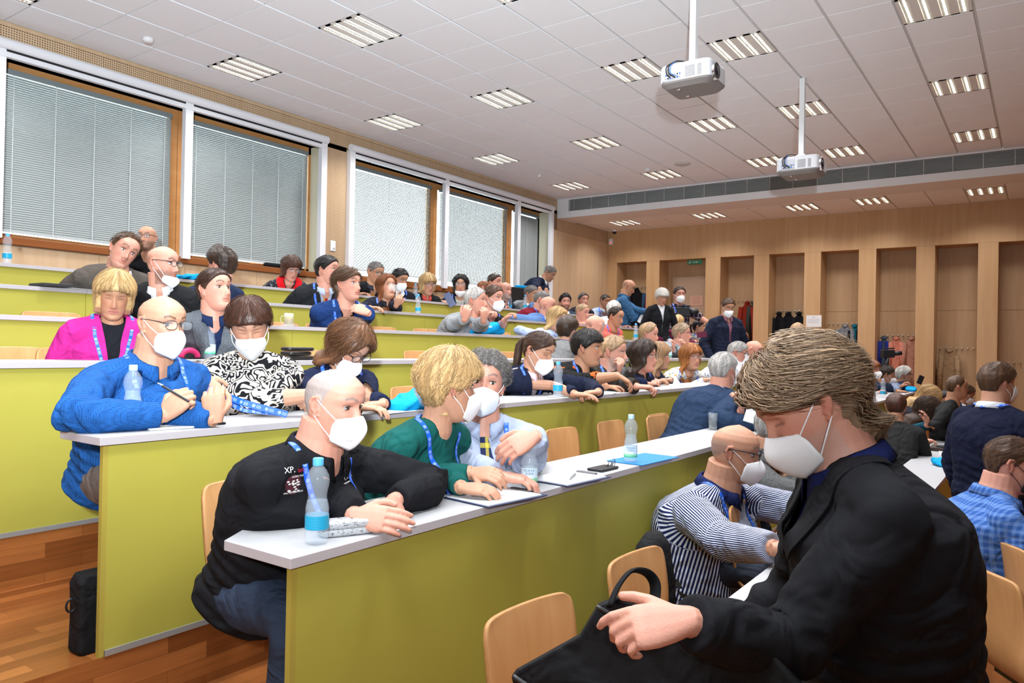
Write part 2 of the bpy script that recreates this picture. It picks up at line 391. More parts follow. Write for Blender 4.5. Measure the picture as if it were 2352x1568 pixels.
# white screen housings: cassette tube, rails, guide posts
def screen(x0, x1, posts, lab):
    t = empty('blackout_screen', (x0, YWIN-.05, ZT), lab, 'screen')
    o = (x0, YWIN-.05, ZT); g = G()
    th = np.linspace(0, 2*np.pi, 25)[:-1]
    ring = np.stack([np.zeros(24), YWIN-.055+.055*np.cos(th), 4.405+.058*np.sin(th)], 1)
    g.loft([ring+[x0-.03, 0, 0], ring+[x1+.03, 0, 0]]); g.build('cassette', mat('screen_white', (.80, .80, .83), .4), t, org=o, smooth=False)
    g = G(); g.box((x0, YWIN-.075, 4.325), (x1, YWIN-.045, 4.352)); g.build('slot', M_black, t, org=o)
    g = G(); g.box((x0, YWIN-.085, 4.275), (x1, YWIN-.03, 4.325)); g.build('bottom_bar', MATS['screen_white'], t, org=o)
    for p in posts:
        g = G(); g.box((p-.05, YWIN-.08, 2.50), (p+.05, YWIN-.002, 4.35)); g.build('guide_post', MATS['screen_white'], t, org=o, bevel=.004)
screen(1.2, 7.08, (3.02, 5.0, 7.05), 'white blackout screen casing with guide posts around the left windows')
screen(7.58, 13.08, (7.58, 9.72, 11.86, 13.06), 'white blackout screen casing with guide posts around the right windows')
t = empty('light_switch', (7.30, YWIN, 2.9), 'white wall switch plate on the perforated wooden pier', 'switch')
g = G(); g.box((7.25, YWIN-.012, 2.86), (7.34, YWIN+.001, 3.01)); g.build('switch_plate', M_white, t, org=(7.3, YWIN, 2.9), bevel=.003)
g = G(); g.ball((7.305, YWIN-.016, 2.91), (.018, .012, .018)); g.build('switch_knob', M_white, t, org=(7.3, YWIN, 2.9), smooth=True)

# niche wall x = 15.61
niches = [(7.405, 8.155), (6.012, 7.087), (4.969, 5.684), (3.96, 4.657), (2.953, 3.645), (1.972, 2.647), (.998, 1.668), (-.02, .694), (-1.02, -.32), (-2.02, -1.32)]
g = G(); ZN = 3.53
g.box((XN, -6.5, ZN), (XN+.55, YWIN+.06, ZL+.4))
ed = [YWIN+.06]
ys = sorted([v for n in niches for v in n], reverse=True)
prev = YWIN+.06
for a, b in niches:
    g.box((XN, b, -.05), (XN+.5, prev, ZN-.002)); prev = a
g.box((XN, -6.5, -.05), (XN+.5, prev, ZN-.002))
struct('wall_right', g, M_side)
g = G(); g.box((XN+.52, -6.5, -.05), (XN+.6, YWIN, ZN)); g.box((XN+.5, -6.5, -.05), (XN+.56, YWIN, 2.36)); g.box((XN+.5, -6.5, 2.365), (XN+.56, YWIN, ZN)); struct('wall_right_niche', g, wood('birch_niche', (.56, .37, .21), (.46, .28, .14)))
# door in the second niche
g = G(); g.box((XN+.44, 6.05, 1.0), (XN+.5, 6.95, 3.18)); g.box((XN+.42, 6.1, 1.0), (XN+.45, 6.86, 3.1))
struct('door_1', g, mat('door_laminate', (.45, .31, .21), .5))
# coat hooks
for i, (a, b) in enumerate(niches[:9]):
    if i == 1: continue
    zc_ = {0: 2.98, 2: 2.62, 3: 2.385, 4: 2.12, 5: 1.89, 6: 1.66, 7: 1.42, 8: 1.2}[i]
    y = b-.06; n = 0
    while y > a+.03:
        c = (XN+.47, y, zc_)
        g = G(); g.tube([(XN+.5, y, zc_), (XN+.465, y, zc_)], .008, 8); g.ball((XN+.462, y, zc_), .017, nu=8, nv=6)
        o = g.build('coat_hook', M_chrome, smooth=True, org=c); o.location = c
        tag(o, 'round steel coat hook in the row on the back of %s wall niche' % ('the corner', '', 'the third', 'the fourth', 'the fifth', 'the sixth', 'the seventh', 'the eighth', 'the ninth')[i], 'hook', 'coat hooks in wall niche %s' % 'abcdefghi'[i]); y -= .088
# remaining walls
g = G(); g.box((-4.1, -6.6, -.1), (-4, YWIN+.3, 5)); struct('wall_left', g, M_white)
g = G(); g.box((-4.1, -6.6, -.1), (16.3, -6.5, 5)); struct('wall_front', g, M_white)

# =================================================================== CEILING LAMPS
def lamp_parts(root, x0, x1, y0, y1, z):
    g = G(); w = x1-x0; d = y1-y0; cy = (y0+y1)/2; o = root.location
    ys = [y0+d*(i+.5)/4 for i in range(4)]; hw = d*.062
    e = [y0+.008]+[v for yy in ys for v in (yy-hw, yy+hw)]+[y1-.008]
    for i in range(0, len(e), 2): g.box((x0+.008, e[i], z-.002), (x1-.008, e[i+1], z+.004))
    g.box((x0+.008, y0+.008, z-.002), (x0+.03, y1-.008, z+.004)); g.box((x1-.03, y0+.008, z-.002), (x1-.008, y1-.008, z+.004))
    g.build('housing', mat('lamp_housing', (.72, .70, .66), .5), root, org=o)
    for yy in ys:
        g = G(); g.tube([(x0+.035, yy, z+.016), (x1-.035, yy, z+.016)], .009, 8); g.build('tube', mat('lamp_tube', (1, .97, .90), .5, emit=TUBE), root, org=o, smooth=True)
        g = G()
        for s in (-1, 1): g.add([(x0+.03, yy+s*hw, z), (x1-.03, yy+s*hw, z), (x1-.03, yy+s*hw*.45, z+.045), (x0+.03, yy+s*hw*.45, z+.045)], [(0, 1, 2, 3)])
        n = 16
        for k in range(n+1):
            xx = x0+.035+(w-.07)*k/n
            g.add([(xx, yy-hw, z), (xx, yy+hw, z), (xx, yy+hw*.85, z+.008), (xx, yy-hw*.85, z+.008)], [(0, 1, 2, 3)])
        g.add([(x0+.03, yy-hw*.5, z+.046), (x1-.03, yy-hw*.5, z+.046), (x1-.03, yy+hw*.5, z+.046), (x0+.03, yy+hw*.5, z+.046)], [(0, 1, 2, 3)])
        g.build('louvre', mat('lamp_louvre', (.85, .80, .70), .22, metal=.9), root, org=o)
colname = {1: 'along the window wall', 4: 'second line from windows', 7: 'middle line of the ceiling', 9: 'fourth line from windows', 12: 'line farthest from windows'}
lamp0 = None; li = 0
xname = {2.46: 'nearest of its line to the viewer', 4.86: 'second of its line', 7.26: 'third of its line', 9.66: 'fourth of its line', 12.06: 'last before the beam', 14.35: 'in the lower ceiling behind the beam', .06: 'overhead'}
for (x0, x1, y0, y1, z) in LAMPS:
    j = ylines.index(y1)
    r = empty('ceiling_light', ((x0+x1)/2, (y0+y1)/2, z), 'four-tube louvred ceiling light, %s, %s' % (colname[j], xname.get(round(x0, 2), 'overhead')), 'lamp', 'recessed ceiling lights')
    lamp_parts(r, x0, x1, y0, y1, z)
    L = bpy.data.lights.new('tube_light', 'AREA'); L.shape = 'RECTANGLE'; L.size = .5; L.size_y = .5; L.energy = LAMP_W*(.55 if z < 4.5 else 1); L.color = (.98, .98, 1); L.spread = math.radians(130)
    lo = bpy.data.objects.new('tube_light', L); link(lo, r); lo.location = (0, 0, -.012)
# =================================================================== DESKS
ordn = ['front', 'first', 'second', 'third', 'fourth', 'fifth', 'top']
SEAMS = {1: [2.677, 3.95, 5.23, 6.5, 7.8, 9.1, 10.4, 11.7], 2: [2.30, 3.575, 4.86, 6.13, 7.4, 8.7, 10, 11.3], 3: [2.155, 4.155, 6.68, 8.7, 10.7], 4: [3.625, 5.147, 6.7, 8.2, 9.8, 11.3], 5: [2.6, 4.4, 6.2, 8, 9.8, 11.4], 6: [2.2, 4.1, 5.9, 7.7, 9.5, 11.3], 0: [3.6, 4.9, 6.2]}
def desk(k):
    xl, xr = (1.275, 12.6) if k else (2.02, 8.5)
    yf = DY(k) if k else .56; z0 = FZ(k) if k else 0; zt = z0+.75 if k else .715
    dep = .37 if k else .29
    xl2 = xl
    t = empty('lecture_desk', (xl, yf, z0), 'long green-fronted lecture desk with grey top, %s row' % ('bottom' if k == 0 else ordn[k]+' raised'), 'desk', 'fixed lecture desks')
    o = (xl, yf, z0); s = [xl]+[v for v in SEAMS[k] if xl < v < xr]+[xr]
    for i in range(len(s)-1):
        a, b = s[i], s[i+1]
        g = G(); g.box((a+(.018 if i == 0 else .0015), yf, z0+(.02 if k else 0)), (b-.0015, yf+.02, zt-.028)); g.build('front_panel', M_green, t, org=o)
        g = G()
        if i == 0:
            P = [(a-.02, yf-.02), (b-.001, yf-.02), (b-.001, yf+dep), (a+.14, yf+dep), (a-.02, yf+dep-.10)]
        else: P = [(a+.001, yf-.02), (b-.001, yf-.02), (b-.001, yf+dep), (a+.001, yf+dep)]
        P = [(x, y, zt-.028) for x, y in P]; g.loft([np.array(P), np.array(P)+[0, 0, .028]])
        # lighter top face, darker edge
        top = g.build('tabletop', [M_topedge, M_top], t, org=o, bevel=.0015)
        for p in top.data.polygons:
            if p.normal.z > .9: p.material_index = 1
    g = G(); g.box((xl, yf, z0), (xl+.018, yf+.02, zt-.03)); g.build('panel_edge', M_greenedge, t, org=o)
    g = G(); g.box((xl+.02, yf-.006, z0+.001), (xr, yf+.016, z0+.022)); g.build('floor_strip', M_alu, t, org=o)
    if k:
        for x in s[1:-1]:
            g = G(); g.box((x-.02, yf+.05, z0), (x+.02, yf+.09, zt-.03)); g.build('leg', M_steel, t, org=o)
for k in range(7): desk(k)

# =================================================================== CHAIRS
def chair_mesh():
    # side profile of the ply shell (y towards the back, z up), swept in x with a slight curve
    pr = [(-.40, .425), (-.385, .437), (-.30, .442), (-.15, .432), (-.05, .432), (.005, .455), (.035, .52), (.05, .60), (.062, .70), (.078, .785), (.083, .805)]
    nx = 9; Wd = .385; rings = []; V = []; F = []
    pts = np.array(pr)
    for iy, (y, z) in enumerate(pts):
        e = 1.0
        if iy == 0: e = .86
        if iy == len(pts)-1: e = .86
        if iy in (5, 6): e = .93
        for j in range(nx):
            u = (j/(nx-1)-.5)*2; x = u*Wd/2*e
            c = .022*u*u
            V.append((x, y-(c if iy > 6 else 0), z+(c*.6 if iy < 5 else 0)-(.004*u**4 if iy in (9, 10) else 0)))
    for i in range(len(pts)-1):
        for j in range(nx-1): F.append((i*nx+j, i*nx+j+1, (i+1)*nx+j+1, (i+1)*nx+j))
    me = bpy.data.meshes.new('chair_shell'); me.from_pydata(V, [], F); me.materials.append(M_ply); me.materials.append(M_plyedge)
    me.polygons.foreach_set('use_smooth', [True]*len(me.polygons)); me.update(); return me
CH_SHELL = chair_mesh()
g = G(); g.tube([(0, -.12, 0.02), (0, -.12, .425)], .026, 10); g.box((-.10, -.22, .405), (.10, -.04, .427)); CH_POST = g.build('tmp', M_steel).data
g = G(); g.lathe([(.15, 0), (.15, .012), (.05, .03), (.03, .05)], (0, -.12, 0), 20); CH_BASE = g.build('tmp', M_steel).data
g = G(); g.box((-.05, .035, .50), (.05, .052, .60)); CH_BR = g.build('tmp', M_steel).data
for m in (CH_POST, CH_BASE, CH_BR):
    for o in list(bpy.data.objects):
        if o.data == m: bpy.data.objects.remove(o)
def chair(x, y, z, rz, label, group):
    t = empty('plywood_chair', (x, y, z), label, 'chair', group, rz=rz)
    for n, m in (('seat_shell', CH_SHELL), ('post', CH_POST), ('base_plate', CH_BASE)):
        o = bpy.data.objects.new(n, m); link(o, t)
        if n == 'seat_shell':
            s = o.modifiers.new('sub', 'SUBSURF'); s.levels = s.render_levels = 2
            q = o.modifiers.new('sol', 'SOLIDIFY'); q.thickness = .012; q.material_offset_rim = 1
    return t
# back of the shell is .08 behind the origin; its face looks to -y (towards the front of the room)
empties = {1: [4.01, 4.66, 5.45, 6.03], 2: [3.70, 4.72], 3: [1.68, 3.62, 4.87, 6.15], 4: [2.32, 4.18, 5.42, 6.05], 5: [2.25, 7.1], 0: []}
ek = {1: ['right beside the man in the striped tie', 'behind the blue folder on the desk', 'third along from the man in the striped tie', 'next to the pale coat hung on a chair'],
      2: ['holding the folded blue bag', 'behind the man in the striped tie'], 3: ['at the far left under the pink cardigan row', 'behind the stack of black wallets', 'in the open stretch behind the blond woman in green', 'just left of the woman with the ponytail'],
      4: ['left of the blonde woman in pink', 'behind the glass mug of tea', 'right of the man in the blue blazer', 'left of the blue conference bag'], 5: ['at the far left edge', 'right of the drinking woman']}
for k, xs in empties.items():
    for x, tx in zip(xs, ek.get(k, [])):
        chair(x, DY(k)+.80, FZ(k), 0, 'empty beech plywood chair, %s row, %s' % (ordn[k], tx), 'plywood chairs in the rows')
chair(1.77, 1.12, 0, math.radians(-6), 'empty plywood chair nearest the viewer, behind the black briefcase', 'plywood chairs in the rows')
chair(2.45, 1.12, 0, math.radians(-4), 'empty plywood chair left of the man in the striped shirt', 'plywood chairs in the rows')
# =================================================================== PEOPLE
def HX(tab, z): return np.interp(z, [t[0] for t in tab], [t[1] for t in tab])
T_f = [(-.120, .045), (-.114, .066), (-.104, .083), (-.09, .089), (-.075, .086), (-.06, .089), (-.045, .088), (-.02, .086), (0, .085), (.016, .084), (.034, .092), (.06, .091), (.08, .080), (.10, .055), (.112, .028), (.119, .0)]
T_b = [(-.120, .02), (-.114, .005), (-.09, -.02), (-.06, -.055), (-.03, -.083), (0, -.096), (.03, -.101), (.06, -.096), (.085, -.078), (.105, -.046), (.119, -.0)]
T_w = [(-.120, .018), (-.114, .030), (-.104, .041), (-.09, .049), (-.065, .058), (-.03, .067), (0, .0715), (.03, .0745), (.06, .0735), (.08, .064), (.10, .044), (.112, .024), (.119, .002)]
def head_ring(z, th, grow=0):
    f, b, w = HX(T_f, z), HX(T_b, z), HX(T_w, z)
    m = np.interp(z, [-.12, -.06, 0, .119], [.02, .005, -.012, -.005])
    e = 2/2.25
    s, c = np.sin(th), np.cos(th)
    x = (w+grow)*np.sign(s)*np.abs(s)**e
    d = np.where(c > 0, f-m, m-b)+grow
    y = m+d*np.sign(c)*np.abs(c)**e
    return x, y
def gs(v, c, s): return np.exp(-((v-c)/s)**2)
NS_Z = [-.060, -.046, -.040, -.032, -.024, -.010, .005, .018, .030]
NS_H = [0, .006, .017, .0265, .025, .017, .011, .006, 0]
def head_geo(g, H, R, s, nz=44, nt=72, fem=False):
    rings = []
    zs = -.12+.239*(np.linspace(0, 1, nz))
    th = np.linspace(0, 2*np.pi, nt+1)[:-1]; th = th-.55*np.sin(th)*(.6)   # denser in front
    for z in zs:
        x, y = head_ring(z, th)
        fr = np.clip(np.cos(th), 0, 1)**.5
        nh = np.interp(z, NS_Z, NS_H)*(.9 if fem else 1.05); ns = np.interp(z, NS_Z, [.014, .016, .0165, .015, .012, .0095, .009, .009, .012])
        y = y+nh*np.exp(-(np.abs(x)/ns)**2.2)*(fr > 0)
        for sx in (-1, 1):
            y -= fr*.011*gs(x, sx*.030, .0165)*gs(z, .012, .0115)
            y += fr*.0035*gs(x, sx*.028, .022)*gs(z, .034, .008)
            y += fr*.004*gs(x, sx*.040, .018)*gs(z, -.018, .016)
        y += fr*(.0050*gs(z, -.0535, .0048)+.0055*gs(z, -.0655, .0050)-.0030*gs(z, -.0592, .0022))*gs(x, 0, .020)
        y -= fr*.003*gs(z, -.078, .006)*gs(x, 0, .02)
        y += fr*.004*gs(z, -.097, .012)*gs(x, 0, .018)
        P = np.stack([x, y, np.full(nt, z)], 1)
        rings.append(H+s*(P@R.T))
    g.loft(rings)
    for sx in (-1, 1):      # ears
        for pts, r in (([(.073, -.012, -.022), (.080, -.022, -.008), (.084, -.028, .012), (.083, -.022, .028), (.078, -.008, .030), (.074, .0, .018)], [.0055, .0055, .0062, .006, .0055, .004]), ([(.071, -.004, -.030), (.076, -.012, -.022), (.074, -.006, -.008)], [.0055, .006, .005]),
                       ([(.071, -.012, -.012), (.0745, -.016, .01), (.073, -.012, .024)], [(.006, .012), (.006, .013), (.005, .010)])):
            g.tube([H+s*(R@np.array([sx*p[0], p[1], p[2]])) for p in pts], [tuple(s*q for q in v) if isinstance(v, tuple) else s*v for v in r], 8)
def rotv(v, ax, a):
    ax = unit(ax); return v*math.cos(a)+np.cross(ax, v)*math.sin(a)+ax*(ax@v)*(1-math.cos(a))
def hand_geo(g, w, d, n, side, s=1., curl=.5, spread=.0, thumb=.5, fing=None):
    """wrist w, finger direction d, back-of-hand normal n; side +1: thumb lies towards +cross(d,n)"""
    d = unit(d); n = unit(n-d*(n@d)); l = np.cross(d, n)*side
    k = w+d*.088*s
    rings = []
    for t, hw, ht in ((-.01, .024, .018), (.0, .026, .018), (.025, .034, .017), (.055, .040, .016), (.080, .041, .0135), (.092, .036, .010)):
        th = np.arange(14)*2*np.pi/14; c, q = np.cos(th), np.sin(th)
        rings.append(w+d*t*s+s*hw*(np.sign(c)*np.abs(c)**.75)[:, None]*l+s*ht*(np.sign(q)*np.abs(q)**.8)[:, None]*n)
    g.loft(rings)
    for i, (off, L, r, kb) in enumerate(((.030, .074, .0092, .0), (.0105, .082, .0095, .004), (-.0095, .077, .009, .002), (-.0285, .060, .0080, -.006))):
        cu = curl if fing is None else fing[i]
        p = k+l*off*s+d*kb*s; dd = unit(d+l*(off*2.2*spread)); pts = [p-dd*.02*s, p]; rr = [r*s, r*1.05*s]
        ax = np.cross(n, dd)     # rotates dd towards -n
        for seg, f in ((.46, .8), (.30, 1.15), (.24, .75)):
            dd = rotv(dd, ax, cu*f); p = p+dd*L*seg*s; pts.append(p); rr.append(r*s*(1.0 if seg > .4 else (.93 if seg > .27 else .72)))
        pts.append(p+dd*.003*s); rr.append(r*s*.35)
        g.tube(pts, rr, 8)
    p = w+d*.022*s+l*.022*s; dd = unit(d*.75+l*.75-n*.25); pts = [p-dd*.01*s, p]; rr = [.0125*s, .0135*s]
    for L, a, r in ((.040, 0, .0118), (.030, thumb, .0105), (.024, thumb, .0085)):
        dd = unit(rotv(dd, n*side, 0)-l*a*.8*1.0+d*a*.3-n*a*.25); p = p+dd*L*s; pts.append(p); rr.append(r*s)
    pts.append(p+dd*.004*s); rr.append(.004*s)
    g.tube(pts, rr, 8)
def ik(S, Wt, L1, L2, pole):
    d = Wt-S; D = np.linalg.norm(d); D2 = min(D, .985*(L1+L2)); u = d/(D+1e-9); Wt = S+u*D2
    a = (L1*L1-L2*L2+D2*D2)/(2*D2); h = math.sqrt(max(L1*L1-a*a, 1e-6)); p = pole-u*(pole@u); return S+u*a+unit(p)*h, Wt

# ---- skin, hair, cloth materials
M_skin = mat('skin', rough=.48, spec=.35, attr='col', bump=.12, bscale=260)
_b = M_skin.node_tree.nodes['Principled BSDF']; _b.inputs['Subsurface Weight'].default_value = .06; _b.inputs['Subsurface Radius'].default_value = (.012, .005, .003); _b.inputs['Subsurface Scale'].default_value = 1
M_hair = mat('hair', rough=.42, spec=.35, attr='col')
def hair_fibre():
    m = M_hair; nt = m.node_tree; N, L, b = nodes(m)
    a = [x for x in N if x.type == 'ATTRIBUTE'][0]; u = N.new('ShaderNodeAttribute'); u.attribute_name = 'st'
    mp = N.new('ShaderNodeMapping'); mp.inputs['Scale'].default_value = (70, 70, 6); L.new(u.outputs['Vector'], mp.inputs[0])
    n = N.new('ShaderNodeTexNoise'); n.inputs['Scale'].default_value = 1; n.inputs['Detail'].default_value = 3; L.new(mp.outputs[0], n.inputs['Vector'])
    r = N.new('ShaderNodeMapRange'); r.inputs['From Min'].default_value = .3; r.inputs['From Max'].default_value = .7; r.inputs['To Min'].default_value = .55; r.inputs['To Max'].default_value = 1.5; L.new(n.outputs[0], r.inputs[0])
    v = N.new('ShaderNodeVectorMath'); v.operation = 'SCALE'; L.new(a.outputs['Color'], v.inputs[0]); L.new(r.outputs[0], v.inputs['Scale']); L.new(v.outputs[0], b.inputs['Base Color'])
    bp = N.new('ShaderNodeBump'); bp.inputs['Strength'].default_value = .8; bp.inputs['Distance'].default_value = .004; L.new(n.outputs[0], bp.inputs['Height']); L.new(bp.outputs[0], b.inputs['Normal'])
hair_fibre()
M_eye = mat('eye_white', (.75, .72, .70), .15); M_iris = mat('eye_iris', (.05, .035, .025), .15); M_lash = mat('eye_lash', (.03, .02, .015), .7)
M_mask = mat('mask_white', (.86, .87, .88), .8, spec=.2, bump=.12, bscale=500)
M_maskblack = mat('mask_black', (.015, .015, .018), .7)
M_lens = mat('spectacle_lens', (.9, .92, .95), .03, alpha=.12)
def cloth(name, col, pattern=None, rough=.85, c2=None, sheen=.0):
    key = 'cloth_'+name
    if key in MATS: return MATS[key]
    m = mat(key, col, rough, spec=.12, sheen=sheen); nt = m.node_tree; N, L, b = nodes(m)
    tc = N.new('ShaderNodeTexCoord'); src = None
    st = N.new('ShaderNodeAttribute'); st.attribute_name = 'st'; sp = N.new('ShaderNodeSeparateXYZ'); L.new(st.outputs['Vector'], sp.inputs[0])
    def cm(f, a, c): return mixcol(nt, f, a, c)
    if pattern == 'stripe':
        ang = math_n(nt, 'ARCTAN2', sp.outputs[1], sp.outputs[0])
        w = math_n(nt, 'SINE', math_n(nt, 'MULTIPLY', ang, 96.0)); f = math_n(nt, 'GREATER_THAN', w, .15); src = cm(f, col, c2)
    elif pattern == 'check':
        _, q = objxyz(nt, (230, 230, 230))
        a = math_n(nt, 'GREATER_THAN', math_n(nt, 'SINE', math_n(nt, 'ADD', q[0], q[1])), .1); c = math_n(nt, 'GREATER_THAN', math_n(nt, 'SINE', q[2]), .1)
        src = cm(math_n(nt, 'MULTIPLY', math_n(nt, 'ADD', a, c), .5), col, c2)
    elif pattern == 'plaid':
        _, q = objxyz(nt, (75, 75, 75))
        a = math_n(nt, 'GREATER_THAN', math_n(nt, 'SINE', math_n(nt, 'SUBTRACT', q[0], q[1])), .72); c = math_n(nt, 'GREATER_THAN', math_n(nt, 'SINE', q[2]), .72)
        src = cm(math_n(nt, 'MULTIPLY', math_n(nt, 'ADD', a, c), .6), col, c2)
    elif pattern == 'dots':
        v, q = objxyz(nt, (1, 1, 1)); vo = N.new('ShaderNodeTexVoronoi'); vo.inputs['Scale'].default_value = 150; vo.inputs['Randomness'].default_value = .15; L.new(v, vo.inputs['Vector'])
        f = math_n(nt, 'LESS_THAN', vo.outputs['Distance'], .33); src = cm(f, col, c2)
    elif pattern == 'zebra':
        v, q = objxyz(nt, (1, 1, 1)); n = N.new('ShaderNodeTexNoise'); n.inputs['Scale'].default_value = 9; n.inputs['Detail'].default_value = 2; n.inputs['Distortion'].default_value = 1.2; L.new(v, n.inputs['Vector'])
        w = math_n(nt, 'SINE', math_n(nt, 'ADD', math_n(nt, 'MULTIPLY', n.outputs[0], 62), math_n(nt, 'MULTIPLY', q[2], 150))); f = math_n(nt, 'GREATER_THAN', w, .0); src = cm(f, col, c2)
    elif pattern == 'hstripe':
        _, q = objxyz(nt, (1, 1, 190)); f = math_n(nt, 'GREATER_THAN', math_n(nt, 'SINE', q[2]), .0); src = cm(f, col, c2)
    elif pattern in ('floral', 'blotch'):
        v, q = objxyz(nt, (1, 1, 1)); n = N.new('ShaderNodeTexNoise'); n.inputs['Scale'].default_value = 34 if pattern == 'floral' else 9; n.inputs['Detail'].default_value = 3; L.new(v, n.inputs['Vector'])
        f = math_n(nt, 'GREATER_THAN', n.outputs[0], .60 if pattern == 'floral' else .62); src = cm(f, col, c2)
        if pattern == 'floral':
            n2 = N.new('ShaderNodeTexNoise'); n2.inputs['Scale'].default_value = 47; L.new(v, n2.inputs['Vector']); src = cm(math_n(nt, 'GREATER_THAN', n2.outputs[0], .63), src, (.08, .10, .20))
    elif pattern == 'tweed':
        v, q = objxyz(nt, (1, 1, 1)); n = N.new('ShaderNodeTexNoise'); n.inputs['Scale'].default_value = 260; n.inputs['Detail'].default_value = 2; L.new(v, n.inputs['Vector'])
        r = N.new('ShaderNodeMapRange'); r.inputs['From Min'].default_value = .35; r.inputs['From Max'].default_value = .65; L.new(n.outputs[0], r.inputs[0]); src = cm(r.outputs[0], col, c2 or tuple(v*2.2 for v in col))
    if src is not None: L.new(src, b.inputs['Base Color'])
    n = N.new('ShaderNodeTexNoise'); n.inputs['Scale'].default_value = 9; n.inputs['Detail'].default_value = 2; n.inputs['Distortion'].default_value = .9; L.new(tc.outputs['Object'], n.inputs['Vector'])
    n2 = N.new('ShaderNodeTexNoise'); n2.inputs['Scale'].default_value = 420; L.new(tc.outputs['Object'], n2.inputs['Vector'])
    h = math_n(nt, 'ADD', math_n(nt, 'MULTIPLY', n.outputs[0], 3.2), math_n(nt, 'MULTIPLY', n2.outputs[0], .06))
    bp = N.new('ShaderNodeBump'); bp.inputs['Strength'].default_value = .8; bp.inputs['Distance'].default_value = .012; L.new(h, bp.inputs['Height']); L.new(bp.outputs[0], b.inputs['Normal'])
    return m
def lanyard_mat():
    m = mat('lanyard_blue', (.008, .10, .62), .5, spec=.4); nt = m.node_tree; N, L, b = nodes(m)
    st = N.new('ShaderNodeAttribute'); st.attribute_name = 'st'; sp = N.new('ShaderNodeSeparateXYZ'); L.new(st.outputs['Vector'], sp.inputs[0])
    # st.x = metres along, st.y = metres across
    fx = math_n(nt, 'SUBTRACT', math_n(nt, 'MULTIPLY', math_n(nt, 'FRACT', math_n(nt, 'DIVIDE', sp.outputs[0], .05)), .05), .012)
    y = sp.outputs[1]
    d = math_n(nt, 'SQRT', math_n(nt, 'ADD', math_n(nt, 'MULTIPLY', fx, fx), math_n(nt, 'MULTIPLY', y, y)))
    ring = math_n(nt, 'MULTIPLY', math_n(nt, 'GREATER_THAN', math_n(nt, 'SINE', math_n(nt, 'MULTIPLY', d, 2500)), .1), math_n(nt, 'LESS_THAN', d, .0066))
    tx = math_n(nt, 'MULTIPLY', math_n(nt, 'GREATER_THAN', fx, .010), math_n(nt, 'LESS_THAN', fx, .028))
    ln = math_n(nt, 'MULTIPLY', math_n(nt, 'GREATER_THAN', math_n(nt, 'SINE', math_n(nt, 'MULTIPLY', y, 1650)), .25), math_n(nt, 'LESS_THAN', math_n(nt, 'ABSOLUTE', y), .0062))
    wb = math_n(nt, 'GREATER_THAN', math_n(nt, 'SINE', math_n(nt, 'MULTIPLY', fx, 3300)), -.55)
    f = math_n(nt, 'MAXIMUM', ring, math_n(nt, 'MULTIPLY', math_n(nt, 'MULTIPLY', tx, ln), wb))
    L.new(mixcol(nt, f, (.008, .10, .62), (.45, .55, .80)), b.inputs['Base Color']); return m
M_lany = lanyard_mat()

def ribbon(name, pts, width, m, parent, org, bvh=None, off=.003, thick=.0014, nrm=None, closed=False, prow=None):
    """flat band through guide points, laid on the surface bvh"""
    P = [np.asarray(p, float) for p in pts]; Q = [P[0]]
    for a, b in zip(P[:-1], P[1:]):
        k = max(1, int(np.linalg.norm(b-a)/.012)); Q += [a+(b-a)*i/k for i in range(1, k+1)]
    Q = np.array(Q); Nn = np.tile(np.array([0, 0, 1.]) if nrm is None else unit(nrm), (len(Q), 1))
    if bvh is not None:
        for i, q in enumerate(Q):
            h, nn, _, dist = bvh.find_nearest(Vector(q))
            if h is not None:
                nn = np.array(nn)
                Q[i] = np.array(h); Nn[i] = nn
        for _ in range(3):
            Q[1:-1] = (Q[:-2]+2*Q[1:-1]+Q[2:])/4; Nn[1:-1] = (Nn[:-2]+2*Nn[1:-1]+Nn[2:])/4
        Nn /= np.linalg.norm(Nn, axis=1)[:, None]; Q = Q+Nn*off
    T = np.gradient(Q, axis=0); T /= np.linalg.norm(T, axis=1)[:, None]+1e-9
    S = np.cross(T, Nn); S /= np.linalg.norm(S, axis=1)[:, None]+1e-9
    L = np.concatenate([[0], np.cumsum(np.linalg.norm(np.diff(Q, axis=0), axis=1))])
    n = len(Q); wd = width if not callable(width) else None
    V = []; st = []
    for i in range(n):
        w = (wd if wd is not None else width(L[i]/L[-1]))/2
        for a, b in ((-1, 0), (1, 0), (1, 1), (-1, 1)):
            V.append(Q[i]+S[i]*a*w+Nn[i]*b*thick); st.append((L[i], a*w, 0))
    F = []
    for i in range(n-1):
        for j in range(4):
            k = (j+1) % 4; F.append((i*4+j, (i+1)*4+j, (i+1)*4+k, i*4+k))
    F.append((0, 1, 2, 3)); F.append(((n-1)*4+3, (n-1)*4+2, (n-1)*4+1, (n-1)*4))
    me = bpy.data.meshes.new(name); me.from_pydata((np.array(V)-org).tolist(), [], F); me.materials.append(m)
    a = me.attributes.new('st', 'FLOAT_VECTOR', 'POINT'); a.data.foreach_set('vector', np.array(st, np.float32).ravel())
    return link(bpy.data.objects.new(name, me), parent)

